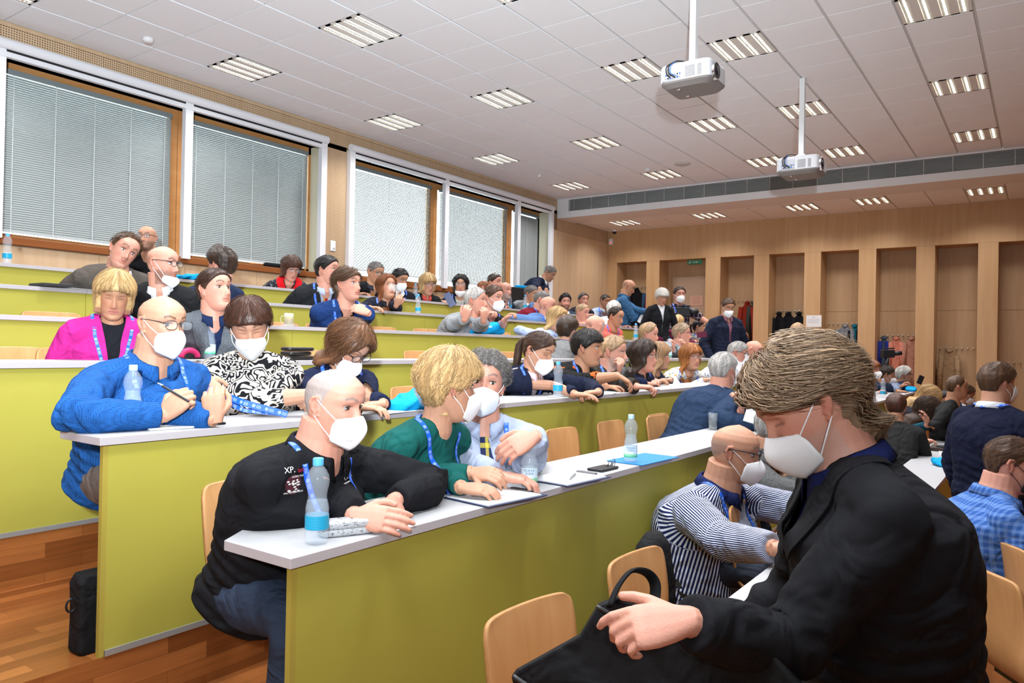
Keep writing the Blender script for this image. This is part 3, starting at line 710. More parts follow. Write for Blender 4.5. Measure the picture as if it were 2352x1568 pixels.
# ---- hair shells
def hair_lines(style):
    D = np.radians([0, 20, 40, 55, 70, 82, 95, 110, 125, 150, 180])
    if style in ('short', 'curly', 'quiff', 'spiky'): return D, [.080, .078, .066, .050, .030, .0, .018, .0, -.035, -.052, -.056]
    if style == 'crop': return D, [.078, .077, .066, .046, .026, .004, .02, .004, -.03, -.048, -.05]
    if style == 'recede': return D, [.100, .098, .094, .075, .040, .002, .018, .0, -.035, -.052, -.056]
    if style == 'fringe': return D, [.052, .050, .045, .040, .020, -.005, .01, -.005, -.035, -.055, -.06]
    if style == 'pixie': return D, [.046, .044, .040, .030, .005, -.012, .0, -.03, -.055, -.07, -.075]
    if style in ('bob',): return D, [.050, .048, .036, .010, -.085, -.105, -.11, -.11, -.11, -.11, -.11]
    if style in ('long',): return D, [.082, .075, .050, .010, -.10, -.25, -.25, -.25, -.25, -.25, -.25]
    if style in ('longbang',): return D, [.048, .046, .038, -.01, -.12, -.22, -.22, -.22, -.22, -.22, -.22]
    if style in ('wavy',): return D, [.080, .070, .044, .0, -.10, -.14, -.15, -.16, -.16, -.16, -.16]
    if style == 'pony': return D, [.078, .072, .058, .042, .022, .0, .006, -.01, -.04, -.055, -.06]
    if style == 'shag': return D, [.066, .064, .050, .038, .026, .022, .022, .0, -.09, -.115, -.12]
    if style == 'mullet': return D, [.098, .094, .080, .055, .030, .008, .01, -.03, -.10, -.13, -.14]
    return D, [.08]*11
def hair_base(z, th):
    zz = max(z, -.119)
    x, y = head_ring(zz, th)
    if z < -.05:      # below the jaw the shell follows the neck and widens over the shoulders
        k = min(1, (-.05-z)/.06)
        s, c = np.sin(th), np.cos(th); x2 = .060*s; y2 = -.035+np.where(c > 0, .045, .055)*c
        x = x*(1-k)+x2*k; y = y*(1-k)+y2*k
    return x, y
def build_hair(name, style, col, H, R, s, parent, org, near, thick=None, strands=None, col2=None, seed=1, messy=None, lean=(0, 0, 0)):
    D, Zl = hair_lines(style); rs = np.random.RandomState(seed)
    T0 = {'short': .012, 'crop': .006, 'quiff': .018, 'recede': .009, 'fringe': .016, 'pixie': .020, 'bob': .024, 'long': .018, 'longbang': .022, 'wavy': .026, 'pony': .009, 'shag': .022, 'curly': .030, 'mullet': .016, 'spiky': .020}[style]
    T0 = thick or T0
    zb = min(Zl)-.02; nz = 46 if near else 28; nt = 64 if near else 40
    zt = .119
    zs = np.concatenate([zb+(zt-.04-zb)*np.linspace(0, 1, nz-14), zt-.04+.0405*np.sin(np.linspace(0, 1, 15)[1:]*np.pi/2)])
    th = np.linspace(0, 2*np.pi, nt+1)[:-1]; rings = []; st = []
    amp = {'curly': .008, 'shag': .009, 'wavy': .007, 'pixie': .004, 'spiky': .005}.get(style, .0025)
    def surf(z, th, extra=0):
        th = np.asarray(th, float); x, y = hair_base(z, th)
        a = np.abs((th+np.pi) % (2*np.pi)-np.pi)
        line = np.interp(a, D, Zl); c = np.clip((z-line)/.010, -1, 1)
        if z > .09 and style == 'recede': c = np.clip(c, -1, 1)
        t = T0*(.75+.35*np.clip(z/.1, 0, 1))*np.ones_like(a)
        if style == 'quiff': t = t+.020*np.clip(np.cos(a), 0, 1)*np.clip((z-.06)/.05, 0, 1)
        if style in ('bob', 'wavy', 'longbang', 'long') and z < 0: t = t+.012*np.clip(-z/.1, 0, 1)
        if style == 'shag': t = t+.015*np.clip(-np.cos(a), 0, 1)
        off = np.where(c > 0, t*np.sqrt(np.clip(c, 0, 1)), c*.016)
        off = off+extra
        nx, ny = np.sin(a)*np.sign(np.sin(th)), np.cos(a)
        up = np.clip((z-.05)/.07, 0, 1)
        X = x+off*nx*(1-.55*up); Y = y+off*ny*(1-.55*up); Z = z+np.where(off > 0, off, 0)*up
        return X, Y, Z*np.ones_like(X), c
    for z in zs:
        X, Y, Z, c = surf(z, th)
        P = np.stack([X, Y, Z], 1)
        nn = noise3(P*[1, 1, .45], 22 if style != 'curly' else 30, seed)*amp*(c > .2)
        d = P-np.array([0, -.01, .02]); d /= np.linalg.norm(d, axis=1)[:, None]+1e-9
        P = P+d*nn[:, None]; rings.append(P)
        st.append(np.stack([np.sin(th)*.08, np.cos(th)*.08, np.full(nt, z)], 1))
    g = G(); g.loft(rings)
    Vl = g.verts(); stv = np.concatenate(st)
    col = np.asarray(col, float); c2 = col*.6 if col2 is None else np.asarray(col2, float)
    mixf = .5+.5*noise3(stv*[1, 1, .2], 25, seed+3); C = col*(1-.45*mixf[:, None])+c2*.45*mixf[:, None]
    F = g.F
    # strands
    ns = strands if strands is not None else (0 if not near else 500)
    VV = [Vl]; ST = [stv]; CC = [C]; FF = list(F); nV = len(Vl)
    if ns:
        mess = {'shag': .012, 'curly': .012, 'wavy': .008, 'pixie': .008, 'spiky': .010}.get(style, .004) if messy is None else messy
        for i in range(ns):
            a0 = rs.rand()*2*np.pi; z0 = rs.uniform(min(Zl)+.02 if style not in ('bob', 'long', 'longbang', 'wavy') else 0, .118)
            z0 = .119-(.119-z0)*rs.rand()**.5 if rs.rand() < .6 else z0
            X, Y, Z, c = surf(z0, [a0])
            if c[0] < .3: continue
            aa = (a0+np.pi) % (2*np.pi)-np.pi; sg = 1 if aa >= 0 else -1
            n = 9; ln = {'short': .035, 'crop': .012, 'quiff': .04, 'recede': .03, 'pixie': .055, 'curly': .04, 'fringe': .05, 'spiky': .035, 'shag': .13, 'pony': .07, 'mullet': .07}.get(style, .13)*(.6+.7*rs.rand())
            z, a = z0, aa; path = []; w1 = rs.uniform(20, 55); ph = rs.rand()*6.28; ex0 = rs.uniform(-.001, mess); lift = rs.uniform(0, mess)
            for q in range(n):
                t = q/(n-1); rr_ = max(.02, .075*math.sqrt(max(0, 1-(max(z, 0)/.121)**2)))
                X, Y, Z, c = surf(max(z, zb+.005), [a], ex0+lift*t+.002)
                path.append((X[0]+mess*.5*math.sin(w1*t*.35+ph), Y[0]+mess*.4*math.sin(w1*t*.3+ph*2), Z[0]))
                back = .75 if style in ('shag', 'quiff', 'pony', 'recede', 'mullet', 'short') else .2
                a += sg*back*ln/n/rr_*(1 if abs(a) < 2.9 else -.3)*(.6 if z > .1 else 1)
                z -= ln/n*(.45+.55*(1-back)) if z > .0 else ln/n*.9
            path = np.array(path); wd = rs.uniform(.0007, .0016) if near else .002
            T = np.gradient(path, axis=0); T /= np.linalg.norm(T, axis=1)[:, None]+1e-9; O = path-np.array([0, -.01, .0]); O /= np.linalg.norm(O, axis=1)[:, None]
            S = np.cross(T, O); S /= np.linalg.norm(S, axis=1)[:, None]+1e-9; taper = np.linspace(1, .15, n)[:, None]
            Vs = np.concatenate([path-S*wd*taper, path+S*wd*taper, path+O*wd*taper])
            for q in range(n-1):
                for u, v in ((0, 2), (2, 1), (1, 0)): FF.append((nV+u*n+q, nV+v*n+q, nV+v*n+q+1, nV+u*n+q+1))
            VV.append(Vs); ST.append(np.tile([[a0, 0, z0]], (3*n, 1))); k = rs.rand(); kk = (.55+.9*rs.rand()) if near else (.8+.4*rs.rand())
            CC.append(np.tile((col*(1-k*.5)+c2*k*.5)*kk, (3*n, 1))); nV += 3*n
    V = np.concatenate(VV); ST = np.concatenate(ST); CC = np.concatenate(CC)
    if style == 'pony':
        g2 = G(); pts = [(0, -.095, .045), (0, -.125, .035), (0, -.14, -.01), (0, -.125, -.08), (0, -.11, -.15), (0, -.10, -.20)]
        g2.tube(pts, [.014, .017, .024, .026, .020, .006], 12); v2 = g2.verts(); FF += [tuple(i+len(V) for i in f) for f in g2.F]
        V = np.concatenate([V, v2]); ST = np.concatenate([ST, v2*[1, 1, .5]]); CC = np.concatenate([CC, np.tile(col*.9+c2*.1, (len(v2), 1))])
    Wd = H+s*(V@R.T)
    me = bpy.data.meshes.new(name); me.from_pydata((Wd-org).tolist(), [], FF); me.materials.append(M_hair)
    me.polygons.foreach_set('use_smooth', [True]*len(me.polygons))
    a = me.color_attributes.new('col', 'FLOAT_COLOR', 'POINT'); a.data.foreach_set('color', np.concatenate([CC, np.ones((len(CC), 1))], 1).astype(np.float32).ravel())
    a = me.attributes.new('st', 'FLOAT_VECTOR', 'POINT'); a.data.foreach_set('vector', ST.astype(np.float32).ravel())
    return link(bpy.data.objects.new(name, me), parent)

HC = dict(black=(.014, .010, .009), dark=(.035, .019, .012), brown=(.085, .042, .022), auburn=(.20, .065, .022), red=(.28, .10, .03), blond=(.50, .32, .14), sand=(.34, .21, .11), grey=(.33, .31, .29), white=(.62, .59, .54), greydark=(.14, .125, .115), darkred=(.06, .022, .012))
SK = dict(fair=(.58, .31, .21), pink=(.58, .275, .195), tan=(.44, .215, .125), warm=(.51, .26, .165))

def person(label, px, py, hp, row=None, fa=55, ba=55, pitch=0, roll=0, hair=('short', 'brown'), skin='warm', top=('jacket', 'navy', (.012, .018, .05)), shirt=None, tie=None, y=None, off=.32, F=None,
           mask=None, glasses=None, lany=True, hands='desk', near=0, girth=1., beard=None, legs=None, fem=False, stand=False, sleeve=1., name='person', lean=None, spineback=0, neckf=.35, group='people seated in the lecture hall',
           hairkw=None, eyes=None, smile=0, chairgrp=True, shoes=None, shrug=0, eyeclose=False, strap=None, D=None, bald=None, nochair=False, legx=None, chx=0, bs=1.05, collarh=1, hipback=0, trcol=(.03, .035, .05)):
    if F is None: F = FZ(row) if row is not None else 0
    if D is not None: H = PD(px, py, D)
    else:
        if y is None: y = .6+row+off
        H = PY(px, py, y)
    depth = (H-CAM)@cF
    s = min(max(hp*depth/(FPX*.242), .95), 1.17)
    fy = math.radians(-144.56+fa); by = math.radians(-144.56+ba); pt = math.radians(pitch); rl = math.radians(roll)
    hf = np.array([math.cos(fy)*math.cos(pt), math.sin(fy)*math.cos(pt), -math.sin(pt)]); hr = unit(np.cross(hf, [0, 0, 1])); hu = np.cross(hr, hf)
    hr, hu = math.cos(rl)*hr+math.sin(rl)*hu, -math.sin(rl)*hr+math.cos(rl)*hu
    R = np.stack([hr, hf, hu], 1)
    bf = np.array([math.cos(by), math.sin(by), 0])
    sh = s; s = s*(bs if not fem else (1.0 if bs == 1.05 else bs))
    P1 = H-s*.074*(hu*.6+np.array([0, 0, .4]))-s*.080*unit(np.array([0, 0, 1.])+bf*neckf)-s*.012*hf     # base of the neck
    Lt = .47*s
    if stand:
        ln = 0.05 if lean is None else lean
    elif lean is not None: ln = lean
    else:
        dz = P1[2]-(F+.53); ln = math.acos(min(1, max(.55, dz/Lt)))
        ln = min(max(ln, .08), .95)
    a = unit(np.array([0, 0, math.cos(ln)])+bf*math.sin(ln))
    P0 = P1-a*Lt
    br = unit(np.cross(bf, a)); bfp = np.cross(a, br)
    org = np.array([P0[0], P0[1], F])
    root = empty(name, org, label, 'person', group)
    vox = {2: .0035, 1: .0055, 0: .0095}[near]
    # ---- arms
    hw = .165*s*(1+.25*(girth-1)); SH = {}
    for sd in (-1, 1): SH[sd] = P1+br*sd*hw-a*(.062-shrug*.04)*s+bfp*.0
    zt = F+.75 if row != 0 else .715
    tg = {}
    if hands == 'desk':
        for sd in (-1, 1):
            h = P0+br*sd*.10; yy = (DY(row) if row else .56)+(.27 if row else .2)
            tg[sd] = dict(w=np.array([P1[0]+bf[0]*.33+br[0]*sd*.13, yy, zt+.028]), d=unit(-br*sd*.9+bf*.25), n=np.array([0, 0, 1.]), curl=.5)
            if bf[1] > -.3: tg[sd]['w'] = P1+bf*.32+br*sd*.13-np.array([0, 0, .33])
    elif hands == 'lap':
        for sd in (-1, 1): tg[sd] = dict(w=P0+bf*.26+br*sd*.08+np.array([0, 0, .10]), d=unit(-br*sd*.6+bf*.8), n=np.array([0, 0, 1.]), curl=.5)
    elif hands == 'side':
        for sd in (-1, 1): tg[sd] = dict(w=SH[sd]-np.array([0, 0, .52])+bf*.10+br*sd*.06, d=unit(np.array([0, 0, -1.])+bf*.1), n=br*sd, curl=.4)
    elif isinstance(hands, dict): tg = hands
    J = {}
    for sd in (-1, 1):
        t = tg.get(sd)
        if t is None: t = dict(w=SH[sd]-np.array([0, 0, .42])+bf*.2+br*sd*.03, d=unit(bf+np.array([0, 0, -.3])), n=br*sd, curl=.5)
        w = np.asarray(t['w'], float) if callable(t['w']) is False else t['w'](P1)
        pole = t.get('pole'); pole = (-a*1.0+br*sd*.75-bf*.25) if pole is None else np.asarray(pole, float)
        E, w2 = ik(SH[sd], w, .285*s, .255*s, pole)
        if row is not None and w[2] > zt-.05:      # elbows rest on the desk top, not through it
            ydk = (DY(row) if row else .56)
            ax_ = unit(w2-SH[sd]); bst = None
            for q_ in np.linspace(-2.4, 2.4, 49):
                E_, w_ = ik(SH[sd], w, .285*s, .255*s, rotv(pole-ax_*(pole@ax_), ax_, q_))
                low = 0 if E_[1] > ydk+.44 else max(0, zt+.050*s-E_[2])
                co = low*12+max(0, E_[2]-zt-.09)*1.5+abs(q_)*.035+max(0, -(E_-SH[sd])@(br*sd))*1.2+max(0, (E_-SH[sd])@bf-.22)*.8+max(0, ydk+.21-E_[1])*4
                if bst is None or co < bst[0]: bst = (co, E_, w_)
            E, w2 = bst[1], bst[2]
        w = w2; J[sd] = (E, w, t)
    # ---- body (skin): head, neck, core, arms, hands in one surface
    g = G(); head_geo(g, H, R, sh, nz=44 if near else 30, nt=72 if near else 48, fem=fem)
    nb = H+R@np.array([0, -.028, -.045])*sh; nr = .050*s if fem else .058*s*(1+.35*(girth-1))
    g.tube([P1-a*.05*s, P1+a*.01*s, P1*.45+nb*.55, nb], [nr*1.3, nr*1.15, nr*1.0, nr*.97], 18)
    g.tube([P0+a*.04, P0+a*.2*s, P1-a*.1*s, P1-a*.02*s], [.07*s, .08*s, .085*s, .06*s], 10, ref=bfp)
    for sd in (-1, 1):
        E, w, t = J[sd]; fr = .034 if sleeve >= .9 else .040
        bare = sleeve < .9
        g.tube([P1-a*.06*s, SH[sd], SH[sd]*.5+E*.5, E, E*.6+w*.4, w*.9+E*.1, w], [.03*s, .035*s, (.043 if bare else .034)*s, (.037 if bare else .03)*s, (.039 if bare else .032)*s, .026*s, .0245*s], 10)
        dr = t.get('d'); fd = unit(w-E); dr = fd if dr is None else unit(dr)
        dr = unit(dr*.85+fd*.25) if t.get('soft', True) else dr
        nn = np.asarray(t.get('n', (0, 0, 1)), float)
        hand_geo(g, w, dr, nn, -sd if t.get('th') is None else t['th'], s*(.95 if not fem else .86), t.get('curl', .5), t.get('spread', .3), t.get('thumb', .5), t.get('fing'))
    if not trcol: pass
    V, Fq = remesh(g, vox*(.9 if near else 1)*1.0, 2 if near else 1, .5)
    lc = ((V-H)@R)/sh; hd = (np.linalg.norm(lc, axis=1) < .2) & (lc[:, 2] > -.125); x_, y_, z_ = lc.T
    base = np.array(SK[skin] if isinstance(skin, str) else skin); C = np.tile(base, (len(V), 1))
    n1 = noise3(V, 18, 3)
    C *= (1+.05*n1)[:, None]
    red = np.clip(hd*(gs(np.abs(x_), .045, .022)*gs(z_, -.02, .028)*(y_ > .03)*.8+gs(x_, 0, .016)*gs(z_, -.032, .014)*(y_ > .07)*.9+(np.abs(x_) > .074)*(np.abs(y_+.012) < .03)*(np.abs(z_) < .035)*1.0), 0, 1)[:, None]
    C = C*(1-.5*red)+np.array([.56, .18, .12])*np.clip(base.mean()/.42, .7, 1.1)*.5*red
    lip = np.clip(hd*(y_ > .075)*np.clip(gs(z_, -.0595, .0095)*1.3, 0, 1)*(np.abs(x_) < .026-.5*np.abs(z_+.0595))*1.0, 0, 1)[:, None]
    lcol = np.array([.50, .16, .14]) if fem else base*np.array([.85, .62, .6])
    C = C*(1-.75*lip)+lcol*.75*lip
    ml = (hd*(y_ > .07)*gs(z_, -.0592+smile*.006*(np.abs(x_)/.02)**2, .0022)*(np.abs(x_) < .024))[:, None]; C *= 1-.6*ml
    hc = np.array(HC[hair[1]] if isinstance(hair[1], str) else hair[1], float)
    browc = hc*.8 if hc.mean() < .25 else hc*.45
    arch = .038+.006*gs(np.abs(x_), .034, .012)
    bw = np.clip(hd*(y_ > .05)*gs(z_, arch, .0048 if not fem else .0036)*(np.abs(x_) > .012)*(np.abs(x_) < .050)*1.15, 0, 1)[:, None]; C = C*(1-.8*bw)+browc*.8*bw
    if near < 2 and not eyeclose:      # dark lash line and pupil where eyeballs are not built
        eb = np.clip(hd*(y_ > .05)*gs(z_, .011, .0055)*gs(np.abs(x_), .031, .011)*1.1, 0, 1)[:, None]
        if near < 1: C = C*(1-.8*eb)+np.array([.04, .03, .025])*.8*eb
    eb = np.clip(hd*(y_ > .045)*gs(z_, .017 if not eyeclose else .006, .0022)*(np.abs(np.abs(x_)-.031) < .015), 0, 1)[:, None]; C = C*(1-.7*eb)+np.array([.05, .03, .02])*.7*eb
    if beard:
        bc, bs = beard; bd = np.clip(hd*(z_ < -.028)*(y_ > -.01)*np.clip((-.028-z_)/.02+ .3*n1, 0, 1)*(1-lip[:, 0]), 0, 1)[:, None]*bs; C = C*(1-bd)+np.array(HC[bc])*bd
    if isinstance(bald, tuple):
        an_ = np.abs(np.arctan2(x_, y_+.01)); D_, Z_ = hair_lines('recede'); ln_ = np.interp(an_, D_, Z_)-.006
        k = (np.clip((z_-ln_)/.014, 0, 1)*hd*(np.abs(x_) < .077)*bald[1]*(1+.12*noise3(V, 60, 5)))[:, None]; C = C*(1-k)+np.array([.27, .255, .24])*k*(1+.18*noise3(V, 95, 8))[:, None]
    elif bald:      # close-cropped sides painted as stubble colour
        line = np.interp(np.abs(np.arctan2(x_, y_+.01)), np.radians([0, 60, 80, 100, 130, 180]), [.3, .3, .0, .008, -.02, -.05]); tp = np.interp(np.abs(np.arctan2(x_, y_+.01)), np.radians([0, 70, 85, 110, 180]), [-.3, .0, .040, .055, .062])
        k = np.clip((z_-line)/.012, 0, 1)*np.clip((tp-z_)/.02, 0, 1)*(np.linalg.norm(lc[:, :2]*[1, .8], axis=1) > .045)*hd*(np.abs(x_) < .0755)
        k = (k*bald)[:, None]; C = C*(1-k)+hc*k
    body = mesh_out('body', V, Fq, M_skin, root, org, C)
    # ---- top garment
    kind, cname, ccol = top[:3]; pat = top[3] if len(top) > 3 else None; c2 = top[4] if len(top) > 4 else None
    cm = cloth(cname, ccol, pat, c2=c2)
    gt = girth; g = G(); jk = kind in ('jacket', 'blazer', 'coat')
    ex = .010 if jk else 0
    prof = [(-.07 if not stand else -.20, .160, .115), (-.02, .170, .125), (.12, .158, .118), (.30, .162, .122), (.42, .170, .120), (.60, .176, .122), (.78, .180, .118), (.86, .170, .106), (.93, .130, .088), (1.0, .082, .068), (1.04, .064, .060)]
    if fem: prof = [(t, w*.9, d*(1.13 if .5 < t < .75 else .95)) for t, w, d in prof]
    rings = []
    if stand and jk: prof = [(-.55, .19, .14), (-.40, .188, .14)]+prof
    if stand and not jk: prof = prof
    for t, w, d in prof:
        th = np.arange(28)*2*np.pi/28; gg = gt if t < .8 else 1+(gt-1)*.4
        bell = (gt-1)*.10*gs(t, .28, .25); c = P0+a*Lt*t-bfp*(.030*math.sin(math.pi*min(max(t, 0), 1))*1.0-bell)*s+(-bfp*.012*s if t > .8 else 0)
        e = .85
        cs, sn = np.cos(th), np.sin(th)
        rings.append(c+((w*s*(1+.6*(gg-1))+ex)*np.sign(sn)*np.abs(sn)**e)[:, None]*br+((d*s*gg+ex)*np.sign(cs)*np.abs(cs)**e)[:, None]*bfp)
    g.loft(rings)
    for sd in (-1, 1):
        E, w, t = J[sd]; S = SH[sd]; k = 1+.35*(gt-1)
        # shoulder slope
        g.tube([P1+br*sd*.03*s-a*.0*s, P1*.5+S*.5+a*.006*s, S+a*.0*s], [.050*s+ex*.5, .053*s*k+ex*.6, .060*s*k+ex*.8], 12)
        fm = .84 if fem else 1
        g.ball(S, (.0605*s*k*(fm if fem else 1)+ex*.6), None, 14, 10)
        if sleeve >= .9: pts = [S-a*.01*s, S*.75+E*.25, S*.4+E*.6, E, E*.75+w*.25, E*.35+w*.65, E*.05+w*.95]; rr = [.062, .063, .058, .053, .052, .046, .039 if kind != 'jacket' else .044]
        elif sleeve >= .6: pts = [S-a*.01*s, S*.75+E*.25, S*.4+E*.6, E, E*.55+w*.45]; rr = [.061, .060, .054, .050, .049]
        elif sleeve > 0: pts = [S-a*.01*s, S*.75+E*.25, S*.30+E*.70]; rr = [.060, .060, .058]
        else: pts = []; rr = []
        if pts: g.tube(pts, [(r*s*k*fm+ex*.4) for r in rr], 14)
    V, Fq = remesh(g, {2: .0065, 1: .008, 0: .011}[near], 7 if near else 4, .6)
    # folds: sleeves at the elbow and the waist crumple
    N0 = None
    bl = ((V-P0)@np.stack([br, bfp, a], 1))
    amp = (.0065 if near == 2 else .005)*(1.2 if not jk else .9)*np.ones(len(V)); fld = np.zeros(len(V))
    for sd in (-1, 1):
        E, w, t = J[sd]; dd = np.linalg.norm(V-E, axis=1); ax = unit(w-SH[sd]); fld += np.exp(-(dd/.09)**2)*np.sin((V-E)@ax*150+2.2*np.sin((V-E)@a*25))*1.1
        dd = np.linalg.norm(V-SH[sd], axis=1); fld += np.exp(-(dd/.10)**2)*np.sin((V-SH[sd])@unit(br*sd+a*.7)*95+1.5*np.sin((V-SH[sd])@bfp*22))*.35
    fld += np.exp(-((bl[:, 2]-.10)/.12)**2)*np.sin(bl[:, 2]*130+2.5*np.sin(bl[:, 0]*18))*.6+noise3(V, 5.5, 11)*.8
    # push along a rough normal from the nearest axis
    ctr = P0+a*np.clip(bl[:, 2], 0, Lt)[:, None]
    best = np.linalg.norm(V-ctr, axis=1)-.09*s; cen = ctr.copy()
    stv = np.stack([bl[:, 1], bl[:, 0], bl[:, 2]], 1)
    for sd in (-1, 1):
        E, w, t = J[sd]
        for A_, B_ in ((SH[sd], E), (E, w)):
            L_ = np.linalg.norm(B_-A_); u = (B_-A_)/L_; q = np.clip((V-A_)@u, 0, L_); c_ = A_+q[:, None]*u; d_ = np.linalg.norm(V-c_, axis=1); m_ = d_ < best
            e1 = unit(np.cross(u, bfp+a*.3)); e2 = np.cross(u, e1)
            cen[m_] = c_[m_]; best = np.where(m_, d_, best)
            rr = (V-c_)@np.stack([e1, e2], 1); stv[m_, 0] = rr[m_, 0]; stv[m_, 1] = rr[m_, 1]; stv[m_, 2] = 10+q[m_]
    if pat == 'stripe':      # finer stripe count on the arms than round the trunk
        arm = stv[:, 2] > 5; an = np.arctan2(stv[:, 1], stv[:, 0]); an = np.where(arm, an*.55, an); stv[:, 0] = np.cos(an); stv[:, 1] = np.sin(an)
    dr = V-cen; dr /= np.linalg.norm(dr, axis=1)[:, None]+1e-9
    V = V+dr*(fld*amp)[:, None]
    if jk:
        # open V at the front: faces inside are left out so the shirt shows
        vd = top[5] if len(top) > 5 else .26
        ce = V[Fq].mean(1); lb = (ce-P0)@np.stack([br, bfp, a], 1); hh = (Lt*1.02-lb[:, 2]); wv = np.interp(hh, [-.05, 0, .05, vd*s], [.085, .075, .06, .0])*s*(1.0 if not fem else .9)
        keep = ~((lb[:, 1] > .0) & (np.abs(lb[:, 0]) < wv) & (hh < vd*s) & (hh > -.2))
        Fq = Fq[keep]
    gar = mesh_out({'jacket': 'jacket', 'blazer': 'jacket', 'coat': 'coat', 'shirt': 'shirt', 'tee': 'top', 'knit': 'sweater'}.get(kind, 'shirt'), V, Fq, cm, root, org, vec=stv)
    bvh = BVHTree.FromPolygons([Vector(v) for v in V], [tuple(int(i) for i in f) for f in Fq])
    bvs = bvh
    if jk:
        g = G(); rg = []
        for t, w, d in [(.25, .15, .112), (.42, .157, .112), (.60, .160, .112), (.78, .160, .106), (.88, .145, .094), (.96, .118, .078), (1.02, .080, .066), (1.05, .064, .062)]:
            th = np.arange(28)*2*np.pi/28; c = P0+a*Lt*t-bfp*(.030*math.sin(math.pi*min(t, 1))-(gt-1)*.10*gs(t, .28, .25))*s+(-bfp*.008*s if t > .8 else 0); cs, sn = np.cos(th), np.sin(th)
            gg = gt if t < .8 else 1+(gt-1)*.4
            rg.append(c+(w*s*(1+.5*(gg-1))*np.sign(sn)*np.abs(sn)**.85)[:, None]*br+(d*s*gg*np.sign(cs)*np.abs(cs)**.85)[:, None]*bfp)
        g.loft(rg); sc = shirt or (.75, .77, .8)
        so = g.build('shirt', cloth('shirt_%02d%02d%02d' % tuple(int(v*99) for v in sc), sc), root, smooth=True, org=org)
        bvs = BVHTree.FromPolygons([Vector(v) for v in g.verts()], g.F)
        def combo(q): pass
    # ---- collar
    if collarh and (kind in ('shirt', 'jacket', 'blazer', 'coat')):
        colc = cm if kind == 'shirt' else MATS.get('cloth_shirt_%02d%02d%02d' % tuple(int(v*99) for v in (shirt or (.75, .77, .8))), cm)
        nd = unit(nb-P1); g = G(); lo = P1+nd*.005*s; rows_ = []
        nx = unit(br-nd*(br@nd)); ny = np.cross(nd, nx)
        A = np.radians(np.linspace(14, 346, 26))
        for lv, rr, hh in ((0, 1.26, -.012), (1, 1.16, .020), (2, 1.12, .040*collarh), (3, 1.24, .036*collarh), (4, 1.42, .004)):
            row_ = []
            for an in A:
                fr = max(0, math.cos(an)); drop = -.030*fr if lv in (0, 1, 2) else -.026*fr
                tip = -.030*max(0, math.cos(an))**6 if lv == 4 else 0
                row_.append(lo+(nx*math.sin(an)+ny*math.cos(an)*1.05)*nr*rr+nd*(hh+drop*.9+tip)*s+ny*(.010*fr*s if lv == 4 else 0))
            rows_.append(np.array(row_))
        g.loft(rows_, cap=False, closed=False)
        co = g.build('collar', colc, root, smooth=True, org=org); so_ = co.modifiers.new('s', 'SOLIDIFY'); so_.thickness = .0022; so_.offset = 0
    if kind in ('tee', 'knit') and near:
        nd = unit(nb-P1); g = G(); A = np.linspace(0, 2*np.pi, 25)[:-1]
    if jk and near >= 0:      # lapels along the V, collar round the back of the neck
        vd = top[5] if len(top) > 5 else .26
        for sd in (-1, 1):
            pts = [P0+a*(Lt*1.035)+br*sd*.074*s-bfp*.05*s, P0+a*(Lt*1.0)+br*sd*.082*s+bfp*.05*s, P0+a*(Lt*1.02-.10*s)+br*sd*.064*s+bfp*.16*s, P0+a*(Lt*1.02-(vd-.01)*s)+br*sd*.012*s+bfp*.18*s]
            ribbon('lapel', pts, lambda t: (.030+.040*math.sin(math.pi*min(1, t*1.1))**1.0)*s, cm, root, org, bvh, off=.004, thick=.003)
    if tie:
        pts = [P0+a*(Lt*1.0)+bfp*.16*s, P0+a*(Lt*.80)+bfp*.2*s, P0+a*(Lt*.55)+bfp*.2*s]+([P0+a*(Lt*.3)+bfp*.22*s] if not jk else [])
        to = ribbon('necktie', pts, lambda t: (.030 if t < .06 else .034+.035*t)*s, cloth('tie_%02d%02d%02d' % tuple(int(v*99) for v in tie), tie, *(('plaid', .6, (.5, .4, .05)) if near == 2 else ()), ), root, org, bvs, off=.006, thick=.004)
    # ---- lanyard
    if lany:
        end = P0+a*(Lt*1.0-.30*s)+bfp*.22*s
        for sd in (-1, 1):
            pts = [P1-bfp*.085*s+a*.01*s, P1+br*sd*.085*s-bfp*.03*s+a*.025*s, P1+br*sd*.085*s+bfp*.05*s-a*.02*s, P0+a*(Lt*1.0-.12*s)+br*sd*.055*s+bfp*.17*s, end+br*sd*.006]
            ribbon('lanyard', pts, .017*s if near else .019*s, M_lany, root, org, bvh, off=.0075 if jk else .004)
    if strap: strap(root, org, bvh, P0, P1, a, br, bfp, s, Lt)
    # ---- hair
    kw = hairkw or {}
    if hair[0] not in (None, 'none'):
        build_hair('hair', hair[0], hc, H, R, sh, root, org, near > 0, **kw)
    if beard and near == 2 and beard[1] > .7: pass
    # ---- eyes
    if near and not eyeclose:
        for sx in (-1, 1):
            g = G(); c = H+R@np.array([sx*.031, .0655, .0105])*sh
            g.ball(c, (.0135*sh, .0125*sh, .0068*sh), R, 14, 9); Ve = g.verts(); g.M = []
            for f in g.F:
                m_ = np.mean(Ve[list(f)], 0); l_ = ((m_-c)@R)/sh; gz = eyes or 0
                g.M.append(1 if (abs(l_[0]-gz*.006) < .0052 and l_[1] > .004) else 0)
            g.build('eye', [M_eye, M_iris], root, smooth=True, org=org)
            g = G(); g.tube([H+R@np.array([sx*.031+q*.0135, .0655+.0125*math.sqrt(max(0, 1-q*q))*.93+.0005, .0105+.0068*(1-q*q)**.8+.0004])*sh for q in np.linspace(-1, 1, 9)], .0012*sh, 6)
            g.build('eyelashes', M_lash, root, org=org)
    # ---- mask
    if mask: build_mask(mask, H, R, sh, root, org)
    if glasses: build_glasses(glasses, H, R, sh, root, org)
